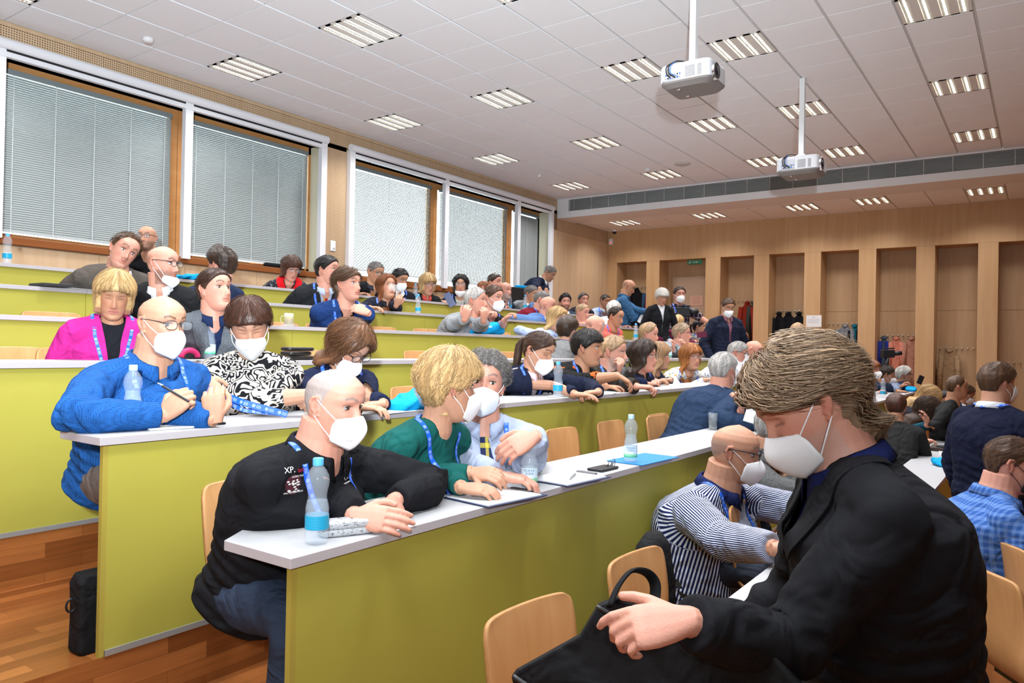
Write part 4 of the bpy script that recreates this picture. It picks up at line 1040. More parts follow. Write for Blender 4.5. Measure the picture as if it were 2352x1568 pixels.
    # ---- legs
    if legs is not False:
        g = G(); tc_ = cloth('trousers_%02d%02d%02d' % tuple(int(v*99) for v in trcol), trcol)
        lf = bf if legx is None else unit(np.array(legx, float))
        lr = unit(np.cross(lf, [0, 0, 1]))
        if stand:
            hz = P0[2]; 
            for sd in (-1, 1):
                h = P0+lr*sd*.085; kn = np.array([h[0], h[1], F+(hz-F)*.52])+lf*.02; an = np.array([h[0], h[1], F+.07])+lf*-.01
                g.tube([h+[0, 0, .05], h*.6+kn*.4, kn, kn*.4+an*.6, an], [.105*gt, .092, .068, .06, .055], 14)
            g.ball(P0, (.155*gt, .12*gt, .12), np.stack([br, bfp, a], 1))
        else:
            tl = .40
            if row is not None and legx is None and stand is False: lf = np.array([0, -1., 0]); lr = np.array([-1., 0, 0]); tl = min(.42, max(.12, P0[1]-((DY(row) if row else .56)+.16)))
            elif legx is not None and row is not None: tl = min(.42, (P0[1]-(DY(row)+.15))/abs(lf[1]))
            hz = max(P0[2], F+.50); hp0 = np.array([P0[0], P0[1], hz]); KZ = F+.50
            for sd in (-1, 1):
                h = hp0+lr*sd*.085; kn = np.array([h[0], h[1], KZ])+lf*tl+lr*sd*.03; an = np.array([kn[0], kn[1], F+.08])-lf*.06
                g.tube([h-lf*.03, h*.6+kn*.4+[0, 0, .012], kn-lf*.02, kn*.9+an*.1, kn*.4+an*.6, an], [.088*gt, .082*gt, .062, .060, .056, .048], 14)
            g.ball(hp0, (.155*gt, .12*gt, .10))
        V, Fq = remesh(g, .011 if near else .02, 4, .5)
        mesh_out('trousers', V, Fq, tc_, root, org)
        for sd in (-1, 1):
            if stand: an = P0+lr*sd*.085; an = np.array([an[0], an[1], F])
            else: an = hp0+lr*sd*.115+lf*(tl-.06); an = np.array([an[0], an[1], F])
            g = G(); g.ball(an+lf*.07+[0, 0, .045], (.045, .14, .045), np.stack([lr, lf, [0, 0, 1]], 1), 12, 8); g.build('shoe', mat('shoe_leather', (.02, .015, .012), .4), root, smooth=True, org=org)
    if not stand and not nochair and row is not None and chairgrp:
        cx = P0[0]+chx; cy = max(P0[1]-.08, DY(row)+.74) if row else 1.12
        CH_N.append((cx, cy, F, label))
    return dict(H=H, R=R, s=s, P0=P0, P1=P1, a=a, br=br, bf=bf, bfp=bfp, root=root, org=org, J=J, bvh=bvh)
CH_N = []
def build_mask(kind, H, R, s, root, org):
    chin = kind in ('chin', 'blackchin'); black = kind.startswith('black')
    C_ = [(.104, -.008), (.117, -.020), (.130, -.040), (.132, -.056), (.119, -.082), (.101, -.107), (.080, -.123)]     # centre line y,z
    Sd = [(.052, .056, -.024), (.057, .056, -.030), (.062, .050, -.040), (.063, .048, -.052), (.061, .046, -.068), (.057, .042, -.085), (.049, .040, -.098)]
    if chin: C_ = [(y_*.93, z_*.6-.070) for y_, z_ in C_]; Sd = [(x_, y_, z_*.55-.055) for x_, y_, z_ in Sd]
    nu = 17; rows_ = []
    for (cy, cz), (sx, sy, sz) in zip(C_, Sd):
        r_ = []
        for u in np.linspace(-1, 1, nu):
            q = abs(u); w = 1-q
            x = u*sx; b = .010*math.sin(math.pi*q)
            hy = sy+(cy-sy)*(1-q**1.35)+b*.6; hz = sz+(cz-sz)*(1-q**1.2)
            r_.append(H+R@np.array([x, hy, hz])*s)
        rows_.append(np.array(r_))
    g = G(); g.loft(rows_, cap=False, closed=False); m = M_maskblack if black else M_mask
    o = g.build('face_mask', m, root, smooth=True, org=org); q = o.modifiers.new('sub', 'SUBSURF'); q.levels = q.render_levels = 1; q = o.modifiers.new('sol', 'SOLIDIFY'); q.thickness = .002; q.offset = 1
    # welded seams
    for sx in (-1, 1):
        g = G()
        for (x0, y0, z0) in (Sd[1], Sd[5]):
            up = z0 > -.05 if not chin else z0 > -.085
            e = (.080, -.012, .026) if up else (.078, -.014, -.024)
            p0 = np.array([sx*x0*.97, y0+.002, z0]); p2 = np.array([sx*e[0], e[1], e[2]]); p1 = (p0+p2)/2+np.array([sx*.007, .004, 0])
            g.tube([H+R@v*s for v in (p0, p1, p2)], .0016*s, 6)
        g.build('ear_loop', m, root, org=org)
def build_glasses(kind, H, R, s, root, org):
    fm = {'thin': mat('frame_metal', (.05, .05, .06), .3, metal=.5), 'black': mat('frame_black', (.01, .01, .012), .3), 'red': mat('frame_red', (.30, .02, .05), .3), 'brown': mat('frame_brown', (.12, .05, .02), .3), 'round': mat('frame_metal2', (.16, .10, .06), .3, metal=.6)}[kind]
    r = .0016 if kind in ('black',) else .0011
    g = G(); lens = G()
    for sx in (-1, 1):
        th = np.linspace(0, 2*np.pi, 25); e = .72 if kind != 'round' else 1
        pts = [np.array([sx*.034+.0245*np.sign(math.cos(t))*abs(math.cos(t))**e, .100-.22*max(0, abs(.034+.0245*math.cos(t)*sx*sx)-.05), .012+.0175*np.sign(math.sin(t))*abs(math.sin(t))**e]) for t in th]
        g.tube([H+R@p*s for p in pts], r*s, 6, cap=False)
        lens.add([H+R@p*s for p in pts[:-1]], [tuple(range(24))])
        ex_ = sx*.0585
        g.tube([H+R@np.array(p)*s for p in ((ex_, .098, .020), (sx*.070, .082, .022), (sx*.078, .02, .024), (sx*.081, -.015, .022), (sx*.078, -.038, .006))], [r*1.3*s]*5, 6)
    g.tube([H+R@np.array(p)*s for p in ((-.010, .100, .017), (0, .104, .019), (.010, .100, .017))], r*s, 6)
    o = g.build('spectacles', fm, root, smooth=True, org=org)
    lens.build('lens', M_lens, o, org=org)
UP = np.array([0, 0, 1.])
def hz(px, py, z, d=None, n=UP, curl=.5, **k): return dict(w=PZ(px, py, z), d=d if d is not None else cR, n=n, curl=curl, **k)
def hd(px, py, D, d=None, n=UP, curl=.5, **k): return dict(w=PD(px, py, D), d=d if d is not None else cR, n=n, curl=curl, **k)
iR, iU, iF = cR, cU, cF          # image right, image up, away from the viewer
BLK = (.010, .010, .012); NAVY = (.010, .014, .040); WHT = (.78, .79, .82)
# ---- the nearest people
MAN = person('grey-haired man in black embroidered shirt and white mask, hands folded on the desk corner', 768, 932, 178, 1, fa=66, ba=60, pitch=10, bs=1.12, lean=.46, hair=(None, 'grey'), skin='pink', top=('shirt', 'black', BLK), mask='white', near=2, girth=1.32, off=.22,
    bald=('buzz', .85), chx=.14, neckf=.6, legx=(-.12, -1, 0), trcol=(.035, .05, .085), eyes=.8, smile=1,
    hands={1: hz(815, 1185, 1.02, d=unit(iR*1.0-iF*.25-iU*.05), n=unit(UP*.55-iF*.8), curl=.28, spread=.2, th=-1, soft=False), -1: hz(905, 1150, 1.03, d=unit(iR*.3-iF*.9-iU*.35), n=unit(UP*.6+iR*.7), curl=.65, soft=False)})
GRN = person('blond short-haired woman in dark green sweater turned to the man in the striped tie', 1030, 890, 160, 1, fa=118, ba=58, pitch=4, hair=('pixie', 'blond'), skin='warm', top=('knit', 'darkgreen', (.008, .085, .075)), fem=True, mask='white', near=2, off=.26, neckf=.5, girth=1.12,
    hairkw=dict(strands=900, col2=(.25, .12, .05), thick=.026), hands={1: hz(1060, 1120, 1.02, d=iR, n=unit(UP-iF*.3), curl=.45), -1: hz(1085, 1085, 1.06, d=unit(iR*.7-iF*.5), n=unit(UP*.7-iF*.5), curl=.55)})
TIE = person('curly-haired man in pale blue shirt and striped tie, white mask', 1112, 885, 150, 1, fa=2, ba=12, pitch=-4, roll=4, hair=('curly', 'greydark'), skin='pink', top=('shirt', 'paleblue', (.34, .38, .50)), tie=(.012, .018, .06), mask='white', near=2, off=.52, girth=1.35, lean=.12,
    hairkw=dict(strands=1200, thick=.022), eyes=-.3, hands={-1: hd(1228, 1000, 2.95, d=unit(-iR*.8-iU*.5-iF*.1), n=unit(iU*.6-iF*.8), curl=.55, spread=.5), 1: hz(1150, 1095, 1.03, d=unit(iR*.9-iU*.1), n=UP, curl=.6)})
BLU = person('balding man in blue patterned shirt with glasses and white mask, holding a pen', 372, 748, 142, 2, fa=62, ba=54, bs=1.12, lean=.42, pitch=6, hair=(None, 'dark'), skin='warm', top=('shirt', 'bluepattern', (.015, .09, .30), 'dots', (.01, .04, .15)), mask='white', glasses='thin', near=2, girth=1.25, off=.30, bald=.55, chx=.26, neckf=.6,
    legx=(-.10, -1, 0), trcol=(.16, .13, .115), eyes=.6, hands={1: hd(375, 955, 2.80, d=unit(iR*.55+iU*.75), n=unit(-iF*.9+iU*.1-iR*.2), curl=1.15, thumb=.9), -1: hd(495, 965, 2.88, d=unit(-iR*.35+iU*.9), n=unit(-iF+iR*.2), curl=1.2, thumb=.9)})
ZEB = person('woman with short dark hair in zebra-print top with lace sleeves and white mask, looking down', 573, 752, 128, 2, fa=22, ba=6, pitch=24, roll=-6, hair=('fringe', 'darkred'), skin='warm', top=('tee', 'zebra', (.62, .54, .46), 'zebra', BLK), mask='white', near=2, fem=True, girth=1.3, off=.46, sleeve=.7, eyeclose=True, lany=False, lean=.12,
    hairkw=dict(strands=700, thick=.024), hands={1: hd(462, 870, 3.25, d=unit(iR*.45-iU*.65), n=unit(-iF*.8+iU*.4), curl=.9), -1: hd(735, 905, 3.35, d=unit(-iR*.9-iU*.4), n=unit(-iF), curl=.8)})
STR = person('bald man in navy pinstripe shirt with black-framed glasses, white mask and bag strap', 1688, 1040, 140, 0, fa=68, ba=48, bs=1.12, lean=.28, pitch=8, hair=(None, 'greydark'), skin='warm', top=('shirt', 'pinstripe', (.012, .018, .075), 'stripe', (.62, .65, .74)), mask='white', glasses='black', near=2, girth=1.42, off=.62, bald=.5, F=0, neckf=.5, eyes=.5,
    hands={1: hz(1855, 1290, .80, d=iR, n=UP, curl=.5), -1: hz(1870, 1200, .80, d=unit(-iR-iF*.2), n=UP, curl=.5)},
    strap=lambda root, org, bvh, P0, P1, a, br, bfp, s, Lt: ribbon('shoulder_strap', [P0+a*Lt*.1-br*.25*0-bfp*.2+br*.02, P0+a*Lt*.45+br*.20-bfp*.08, P0+a*Lt*.30+br*.24+bfp*.05, P0+a*Lt*.02+br*.1+bfp*.25, P0-a*.05-br*.05+bfp*.25], .030, mat('strap_black', (.02, .02, .02), .7), root, org, bvh, off=.004))
TWD = person('man in grey tweed jacket behind the bald man in pinstripes', 1782, 985, 122, 0, fa=95, ba=62, pitch=6, hair=('short', 'grey'), skin='warm', top=('jacket', 'greytweed', (.05, .05, .05), 'tweed'), shirt=(.42, .50, .62), tie=(.12, .01, .02), near=1, off=.72, F=0, mask='white', lany=False, girth=1.15,
    hands={1: hz(1900, 1150, .80, d=iR, curl=.5), -1: hz(1920, 1130, .80, d=-iR, curl=.5)})
# standing man close to the viewer
FG = person('standing man with tousled light brown hair in black suit leaning over a black bag', 1852, 936, 262, None, fa=-92, ba=-98, pitch=34, roll=-3, hair=('shag', (.17, .105, .062)), skin='pink', top=('coat', 'blacksuit', (.011, .011, .013), None, None, .16), shirt=(.008, .012, .06), mask='white', near=2, D=1.50, stand=True, lany=False, F=0,
    girth=1.28, lean=.20, neckf=.75, eyeclose=True, beard=('grey', .25), trcol=(.01, .01, .012), hairkw=dict(strands=4200, thick=.022, col2=(.50, .35, .22), messy=.015), collarh=1.0, group='people standing in the lecture hall',
    hands={-1: hd(1575, 1425, 1.20, d=unit(-iR*1.0-iU*.12-iF*.05), n=unit(iU*.75-iF*.65), curl=.75, spread=.9, fing=[.45, .85, .95, 1.0], thumb=.2, soft=False, pole=np.array([.3, .2, -1.])), 1: hd(1640, 1520, 1.75, d=unit(-iR-iU*.3), n=UP, curl=.6)})
PLD = person('man in blue checked shirt and black mask sitting sideways at the right edge', 2322, 1068, 128, None, fa=66, ba=72, pitch=8, hair=('short', 'brown'), skin='pink', top=('shirt', 'bluecheck', (.030, .09, .30), 'check', (.12, .22, .48)), mask='black', near=2, D=3.15, F=0, girth=1.5, lany=False, neckf=.5, trcol=(.03, .022, .018), sleeve=.95, hairkw=dict(thick=.007),
    hands={1: hd(2440, 1200, 3.0, curl=.5), -1: hd(2460, 1180, 3.3, curl=.5)}, lean=.25)
COAT = person('standing young man in long navy coat with white mask, seen from behind at right', 2292, 882, 92, None, fa=98, ba=112, pitch=0, hair=('short', 'brown'), skin='warm', top=('coat', 'navycoat', (.008, .010, .026), None, None, .1), mask='white', near=1, D=4.4, F=0, stand=True, girth=1.15, hands='side', group='people standing in the lecture hall', hairkw=dict(thick=.018, strands=300))
# ---- second raised row
person('woman with brown shoulder-length hair and dark blazer looking down, glasses and white mask', 800, 798, 118, 2, fa=58, ba=36, pitch=38, hair=('wavy', 'brown'), skin='warm', top=('jacket', 'navyblazer', NAVY, None, None, .30), shirt=WHT, mask='white', glasses='black', near=2, fem=True, off=.36, eyeclose=True,
    hairkw=dict(strands=900, col2=(.30, .12, .05)), hands={1: hz(850, 945, 1.23, d=iR, curl=.5), -1: hz(890, 938, 1.24, d=-iR, curl=.5)})
person('woman with long brown ponytail in navy blazer, white mask, writing', 1236, 808, 92, 2, fa=58, ba=45, pitch=20, hair=('pony', 'dark'), skin='warm', top=('jacket', 'navyblazer2', (.010, .013, .030), None, None, .30), shirt=(.65, .48, .50), mask='white', near=2, fem=True, off=.25, eyeclose=True, girth=1.1,
    hairkw=dict(col2=(.10, .04, .02), strands=400), hands={1: hz(1320, 905, 1.23, d=iR, curl=.35), -1: hz(1375, 900, 1.24, d=-iR, curl=.7)})
person('woman with cropped black hair in black blouse with orange flowers', 1348, 800, 86, 2, fa=74, ba=52, pitch=4, hair=('fringe', 'black'), skin='tan', top=('tee', 'flowers', (.010, .010, .010), 'blotch', (.50, .09, .015)), near=1, fem=True, off=.3, girth=1.25, sleeve=.7,
    hands={1: hd(1440, 862, 5.15, d=unit(iR*.6-iU*.5), n=iU, curl=.7), -1: hz(1395, 888, 1.24, d=iR, curl=.7)})
person('bearded man with brushed grey-brown hair in brown jacket, hand at his mouth', 1408, 810, 88, 2, fa=68, ba=50, pitch=4, hair=('crop', 'sand'), skin='pink', top=('jacket', 'brownjkt', (.035, .028, .024)), shirt=(.22, .24, .40), near=1, off=.4, beard=('grey', .5), girth=1.1, hairkw=dict(thick=.012, strands=300),
    hands={1: hz(1500, 893, 1.24, d=iR, curl=.9), -1: hd(1436, 858, 5.55, d=unit(iU*.8), n=unit(iR-iF), curl=1.1)})
person('woman with chin-length black hair and fine-rimmed glasses in navy jacket', 1478, 820, 80, 2, fa=62, ba=40, hair=('wavy', 'dark'), skin='pink', top=('jacket', 'navyjkt3', NAVY, None, None, .3), shirt=(.02, .02, .025), glasses='round', near=1, fem=True, off=.4, hairkw=dict(strands=300))
person('woman with long straight dark-blond hair behind the woman in navy with glasses', 1512, 820, 76, 2, fa=78, ba=52, hair=('longbang', 'sand'), skin='warm', top=('knit', 'navyknit', NAVY), near=1, fem=True, off=.66, hairkw=dict(strands=400, col2=(.3, .12, .04)), hands={1: hz(1565, 885, 1.24, d=iR, curl=1.), -1: hz(1580, 880, 1.24, d=-iR, curl=1.)})
person('red-haired woman with red glasses in white flowered blouse', 1586, 822, 72, 2, fa=28, ba=18, hair=('longbang', 'red'), skin='warm', top=('knit', 'floral', (.66, .68, .70), 'floral', (.62, .38, .10)), glasses='red', near=1, fem=True, off=.55, hairkw=dict(strands=500, col2=(.5, .2, .06)))
# ---- first raised row, far end
person('grey-haired man in dark blue suit seen from behind, holding a white phone', 1662, 852, 82, 1, fa=128, ba=120, pitch=2, hair=('short', 'grey'), skin='pink', top=('jacket', 'bluesuit', (.018, .035, .075)), shirt=(.4, .5, .7), near=1, off=.42, girth=1.3, lany=False, mask='white', hairkw=dict(strands=500, col2=(.6, .58, .55)),
    hands={-1: hd(1745, 955, 5.1, d=unit(iU*.8-iR*.2), n=iR, curl=.8), 1: hz(1745, 975, 1.02, curl=.5)})
person('man with flat grey hair in black jacket beside the foreground head', 1738, 880, 76, 1, fa=100, ba=80, hair=('short', 'white'), skin='pink', top=('jacket', 'blackjkt5', BLK), near=1, off=.5, lany=False, glasses='thin')
# ---- third raised row
person('blonde woman in pink cardigan with blue lanyard', 262, 680, 108, 3, fa=30, ba=36, pitch=18, roll=4, hair=('bob', 'blond'), skin='tan', top=('blazer', 'pink', (.50, .022, .22), None, None, .28), shirt=(.012, .012, .016), near=2, fem=True, off=.2, girth=1.3, eyeclose=True, collarh=0,
    hairkw=dict(strands=900, col2=(.34, .19, .08)), hands='lap')
person('man with side-parted dark hair in grey jacket looking up to the right', 494, 668, 98, 3, fa=62, ba=36, pitch=-8, hair=('short', 'dark'), skin='pink', top=('jacket', 'greyjacket', (.060, .066, .074), 'tweed'), shirt=(.012, .022, .065), near=2, off=.3, lany=False, eyes=.5, girth=1.1, hairkw=dict(strands=500, col2=(.06, .02, .012)), hands='lap')
person('woman with short dark hair in grey knitted vest seen from behind', 1304, 758, 62, 3, fa=140, ba=150, hair=('pixie', 'dark'), skin='warm', top=('tee', 'greyknit', (.10, .10, .10), 'tweed'), fem=True, off=.4, sleeve=.5)
person('bald man with grey sides leaning in over the row, dark grey jacket', 1366, 752, 62, 3, fa=-62, ba=-20, hair=(None, 'grey'), skin='pink', top=('jacket', 'charcoal', (.035, .04, .05)), off=.5, bald=.8, lany=False)
person('man with receding light brown hair falling to his collar, grey jacket', 1490, 768, 62, 3, fa=68, ba=50, pitch=8, hair=('mullet', 'sand'), skin='pink', top=('jacket', 'greyjk4', (.06, .06, .065)), off=.4)
person('grey-blond man in pale grey shirt with hands clasped before his face', 1566, 768, 62, 3, fa=70, ba=55, hair=('short', 'sand'), skin='pink', top=('shirt', 'greyshirt2', (.24, .26, .29)), glasses='red', off=.4, girth=1.2, lany=False, near=1, hairkw=dict(thick=.016, col2=(.3, .28, .26)),
    hands={1: hd(1600, 795, 7.3, d=iU, n=iR, curl=.9), -1: hd(1612, 790, 7.3, d=iU, n=iR, curl=.9)})
person('person with dark auburn curls and glasses in cream jacket bending forward', 1642, 796, 60, 3, fa=70, ba=45, pitch=30, hair=('curly', 'darkred'), skin='pink', top=('jacket', 'cream', (.52, .42, .34)), fem=True, off=.35, glasses='thin')
person('short-haired grey man with thick black glasses in white shirt', 1694, 812, 58, 2, fa=70, ba=52, pitch=14, hair=('crop', 'grey'), skin='pink', top=('shirt', 'whiteshirt', (.62, .64, .68)), glasses='black', off=.3, lany=False, near=1)
person('bald clean-shaven man looking down next to the man with black glasses', 1730, 806, 58, 2, fa=62, ba=50, pitch=20, hair=(None, 'sand'), skin='pink', top=('shirt', 'whiteshirt2', (.55, .55, .58)), off=.5, lany=False, bald=.1)
# ---- fourth raised row
person('man in black suit with glasses and hanging mask turned to his laughing neighbour', 374, 608, 88, 4, fa=80, ba=20, pitch=4, hair=(None, 'dark'), skin='pink', top=('jacket', 'blacksuit2', (.014, .014, .015)), glasses='black', near=2, off=.18, beard=('dark', .55), bald=.35, mask='chin', lany=False, girth=1.1, hands='lap')
person('man with dark quiff in navy suit turned to the left', 508, 612, 82, 4, fa=-118, ba=150, hair=('quiff', 'dark'), skin='pink', top=('jacket', 'navysuit6', (.012, .020, .050)), near=1, off=.32, girth=1.25, hands='lap', hairkw=dict(strands=300))
person('young man with tousled brown hair in blue blazer, chin on his hand', 800, 655, 76, 4, fa=62, ba=32, pitch=-2, hair=('shag', 'brown'), skin='pink', top=('jacket', 'blueblazer', (.012, .035, .13), None, None, .26), shirt=(.012, .012, .02), near=2, off=.28, girth=1.1, collarh=0, hairkw=dict(thick=.014, strands=700, col2=(.10, .055, .03)),
    hands={1: hz(760, 752, 1.68, d=iR, curl=.5), -1: hd(858, 710, 4.75, d=unit(-iR*.85+iU*.35), n=unit(iU*.7-iF*.7), curl=.75, spread=.4, soft=False)})
person('grey-haired man in grey shirt with hands clasped at his face', 1092, 692, 66, 4, fa=78, ba=45, hair=('crop', 'grey'), skin='pink', top=('shirt', 'greyshirt', (.25, .26, .27)), near=2, off=.22, girth=1.15, lany=False, hairkw=dict(thick=.010, strands=400, col2=(.5, .48, .45)),
    hands={1: hd(1106, 722, 6.35, d=unit(iU*.8+iR*.1), n=unit(-iF-iR*.3), curl=1.2), -1: hd(1116, 724, 6.4, d=unit(iU*.8), n=unit(iR-iF), curl=1.2)})
person('brown-haired man in white mask raising both hands, beside the grey-haired man', 1133, 686, 64, 4, fa=58, ba=45, pitch=4, hair=('short', 'brown'), skin='pink', top=('tee', 'blacktee', BLK), mask='white', near=1, off=.42, sleeve=.5,
    hands={1: hd(1180, 722, 6.3, d=unit(iR*.6+iU*.5), n=iU, curl=1.), -1: hd(1190, 728, 6.5, d=unit(iR*.6+iU*.5), n=iU, curl=1.)})
person('blonde woman with pinned-up hair in pale blue shirt leaning sideways', 1278, 734, 62, 4, fa=48, ba=70, pitch=8, roll=14, hair=('wavy', 'blond'), skin='warm', top=('shirt', 'paleblue2', (.40, .48, .68)), fem=True, near=1, off=.1, lany=False, hairkw=dict(strands=300, thick=.018))
person('man in salmon-pink shirt smiling down at his phone', 1414, 728, 58, 4, fa=55, ba=42, pitch=16, hair=('recede', 'dark'), skin='tan', top=('tee', 'salmon', (.70, .13, .10)), off=.35, near=1)
person('dark-haired woman half hidden beside the man with the receding hair', 1518, 752, 46, 4, fa=60, ba=40, pitch=14, hair=('short', 'darkred'), skin='warm', top=('tee', 'wine', (.10, .01, .03)), fem=True, off=.4, lany=False)
person('dark-haired woman holding up a wine-red phone', 1606, 752, 48, 4, fa=70, ba=60, hair=('pony', 'black'), skin='warm', top=('tee', 'greytee', (.3, .3, .3)), fem=True, off=.4)
person('woman in red with dark bob and glasses at the far right of the fourth row', 1626, 762, 44, 4, fa=60, ba=40, hair=('bob', 'black'), skin='pink', top=('tee', 'redtop', (.5, .02, .02)), fem=True, off=.5, glasses='thin', lany=False)
person('short-haired blond woman in black short-sleeved top seen from behind', 1674, 776, 50, 3, fa=120, ba=100, hair=('pixie', 'sand'), skin='pink', top=('tee', 'blacktee2', BLK), fem=True, off=.35, sleeve=.4)
person('woman with wavy auburn hair and white mask peering over the row', 1704, 782, 46, 3, fa=0, ba=10, hair=('wavy', 'auburn'), skin='warm', top=('tee', 'darktop', (.03, .02, .02)), fem=True, off=.6, mask='white', lany=False)
person('long-haired person behind the salmon shirt with sandy blond top of head', 1558, 742, 46, 4, fa=150, ba=120, hair=('short', 'blond'), skin='pink', top=('tee', 'wine2', (.12, .01, .04)), off=.5, lany=False)
# ---- fifth raised row
person('laughing man with brown hair in brown corduroy jacket and open white collar', 284, 578, 88, 5, fa=44, ba=48, pitch=10, roll=24, hair=('recede', 'brown'), skin='pink', top=('jacket', 'corduroy', (.085, .070, .058)), shirt=WHT, near=2, off=.05, lany=False, girth=1.15, smile=3, hairkw=dict(thick=.016, strands=400), neckf=.5,
    hands={1: hz(215, 660, 1.92, d=iR, curl=.5), -1: hz(290, 668, 1.92, d=iR, curl=.5)})
person('man in black suit with red tie and lanyard looking over his shoulder', 752, 622, 66, 5, fa=78, ba=28, hair=('short', 'black'), skin='pink', top=('jacket', 'blacksuit7', (.016, .017, .020), None, None, .28), shirt=(.42, .46, .58), tie=(.40, .01, .012), near=2, off=.18, girth=1.2, hands='lap', hairkw=dict(thick=.014))
person('woman with long auburn hair drinking from a glass', 888, 660, 58, 5, fa=42, ba=38, pitch=-8, hair=('long', 'auburn'), skin='warm', top=('jacket', 'blackblz', (.012, .013, .022)), shirt=(.02, .02, .03), near=2, fem=True, off=.15, eyeclose=True, hairkw=dict(strands=500),
    hands={1: hd(885, 720, 5.6, d=unit(iR), curl=.5), -1: hd(902, 678, 5.75, d=unit(iU*.7+iR*.2), n=unit(iR*.3-iF), curl=1.0)})
person('grey-templed man in maroon shirt and black vest', 1244, 690, 52, 5, fa=82, ba=70, pitch=14, hair=('crop', 'greydark'), skin='pink', top=('tee', 'maroon', (.16, .008, .02)), off=.3)
person('bald man in light blue jacket beside the maroon shirt', 1258, 703, 54, 5, fa=75, ba=65, pitch=4, hair=(None, 'sand'), skin='pink', top=('jacket', 'bluejk9', (.10, .19, .38)), off=.1, bald=.15)
person('fair-haired man in checked pale shirt listening with a smile', 1338, 718, 50, 5, fa=48, ba=40, pitch=8, hair=('crop', 'sand'), skin='pink', top=('shirt', 'palecheck', (.38, .42, .50)), off=.3)
person('woman with platinum hair seen from behind', 1410, 712, 44, 5, fa=130, ba=120, hair=('bob', 'white'), skin='pink', top=('tee', 'whitetop', (.6, .6, .6)), fem=True, off=.3, lany=False)
person('woman with tied-back hair and glasses in teal top', 1438, 708, 42, 5, fa=40, ba=50, hair=('pony', 'brown'), skin='tan', top=('tee', 'teal', (.01, .10, .11)), fem=True, off=.4, glasses='thin', lany=False)
# ---- top row, under the windows
person('shaven-headed man with glasses and short beard by the window', 338, 547, 58, 6, fa=4, ba=0, hair=(None, 'dark'), skin='warm', top=('tee', 'blacktee9', BLK), glasses='black', near=1, off=.35, beard=('dark', .55), bald=.3, lany=False)
person('woman with dark bob, glasses and red scarf looking down', 668, 617, 56, 6, fa=44, ba=28, pitch=24, hair=('bob', 'darkred'), skin='pink', top=('knit', 'blackflower', (.02, .02, .022), 'floral', (.2, .2, .22)), fem=True, near=1, off=.2, glasses='thin', hands='lap', hairkw=dict(strands=200),
    strap=lambda root, org, bvh, P0, P1, a, br, bfp, s, Lt: [ribbon('scarf', [P1-bfp*.09+a*.03, P1+br*sd*.10+a*.035, P1+br*sd*.06+bfp*.12-a*.03, P0+a*Lt*.55+br*sd*.04+bfp*.2, P0+a*Lt*.25+br*sd*.05+bfp*.2], .075, cloth('redscarf', (.62, .01, .015)), root, org, bvh, off=.012, thick=.012) for sd in (-1, 1)])
person('older man with glasses and orange tie in black jacket at the bright window', 862, 626, 54, 6, fa=50, ba=30, pitch=18, hair=('crop', 'greydark'), skin='tan', top=('jacket', 'blackjk8', BLK), shirt=(.03, .03, .04), tie=(.55, .22, .04), near=1, off=.2, glasses='thin', lany=False, hairkw=dict(thick=.004))
person('black-haired man in dark suit and white mask reading down', 918, 642, 50, 6, fa=50, ba=30, pitch=20, hair=('short', 'black'), skin='tan', top=('jacket', 'blacksuit4', (.014, .014, .018)), shirt=WHT, mask='white', near=1, off=.2)
person('blonde woman with glasses in black leather jacket, red neckline', 982, 654, 50, 6, fa=34, ba=30, pitch=12, hair=('bob', 'blond'), skin='warm', top=('jacket', 'leather', (.012, .012, .012)), shirt=(.6, .08, .07), near=1, fem=True, off=.15, glasses='thin', lany=False, hairkw=dict(strands=300, col2=(.2, .12, .06)))
person('woman with black curly hair, glasses and mask under her chin', 1058, 656, 52, 6, fa=2, ba=4, pitch=0, hair=('wavy', 'black'), skin='warm', top=('blazer', 'navyvest', (.012, .014, .03), None, None, .34), shirt=(.62, .60, .52), near=1, fem=True, off=.1, glasses='thin', mask='chin', collarh=0, hairkw=dict(strands=300))
person('dark-haired man behind the masked brown-haired man', 1136, 650, 46, 6, fa=60, ba=50, hair=('short', 'dark'), skin='pink', top=('tee', 'dk1', (.02, .02, .03)), off=.2, lany=False)
person('balding man with a short grey beard by the window mullion', 1160, 668, 46, 6, fa=50, ba=40, hair=(None, 'grey'), skin='pink', top=('jacket', 'dk2', (.02, .03, .05)), shirt=(.3, .38, .5), off=.3, beard=('grey', .6), bald=.5, lany=False)
person('ginger-haired head just behind the grey-haired man', 1112, 664, 40, 6, fa=90, ba=60, hair=('crop', 'auburn'), skin='pink', top=('tee', 'dk3', (.02, .02, .03)), off=.25, lany=False)
person('man with dark greying hair and grey jacket near the black equipment case', 1220, 676, 50, 6, fa=58, ba=50, pitch=10, hair=('short', 'greydark'), skin='tan', top=('jacket', 'ltgrey', (.20, .21, .22)), shirt=WHT, off=.25, near=1, lany=False)
person('bearded young man with dark swept-up hair', 1298, 695, 46, 6, fa=10, ba=20, hair=('quiff', 'black'), skin='pink', top=('jacket', 'dk4', (.04, .06, .09)), off=.3, beard=('black', .8), near=1, lany=False)
person('young man with short dark hair half seen against the wood wall', 1340, 690, 40, 6, fa=22, ba=20, hair=('short', 'dark'), skin='pink', top=('tee', 'dk5', (.02, .02, .03)), off=.5, lany=False)
person('cropped dark-haired man in pale blue shirt with lanyard', 1390, 692, 40, 6, fa=34, ba=30, pitch=12, hair=('crop', 'dark'), skin='tan', top=('shirt', 'pale5', (.38, .44, .55)), off=.5)
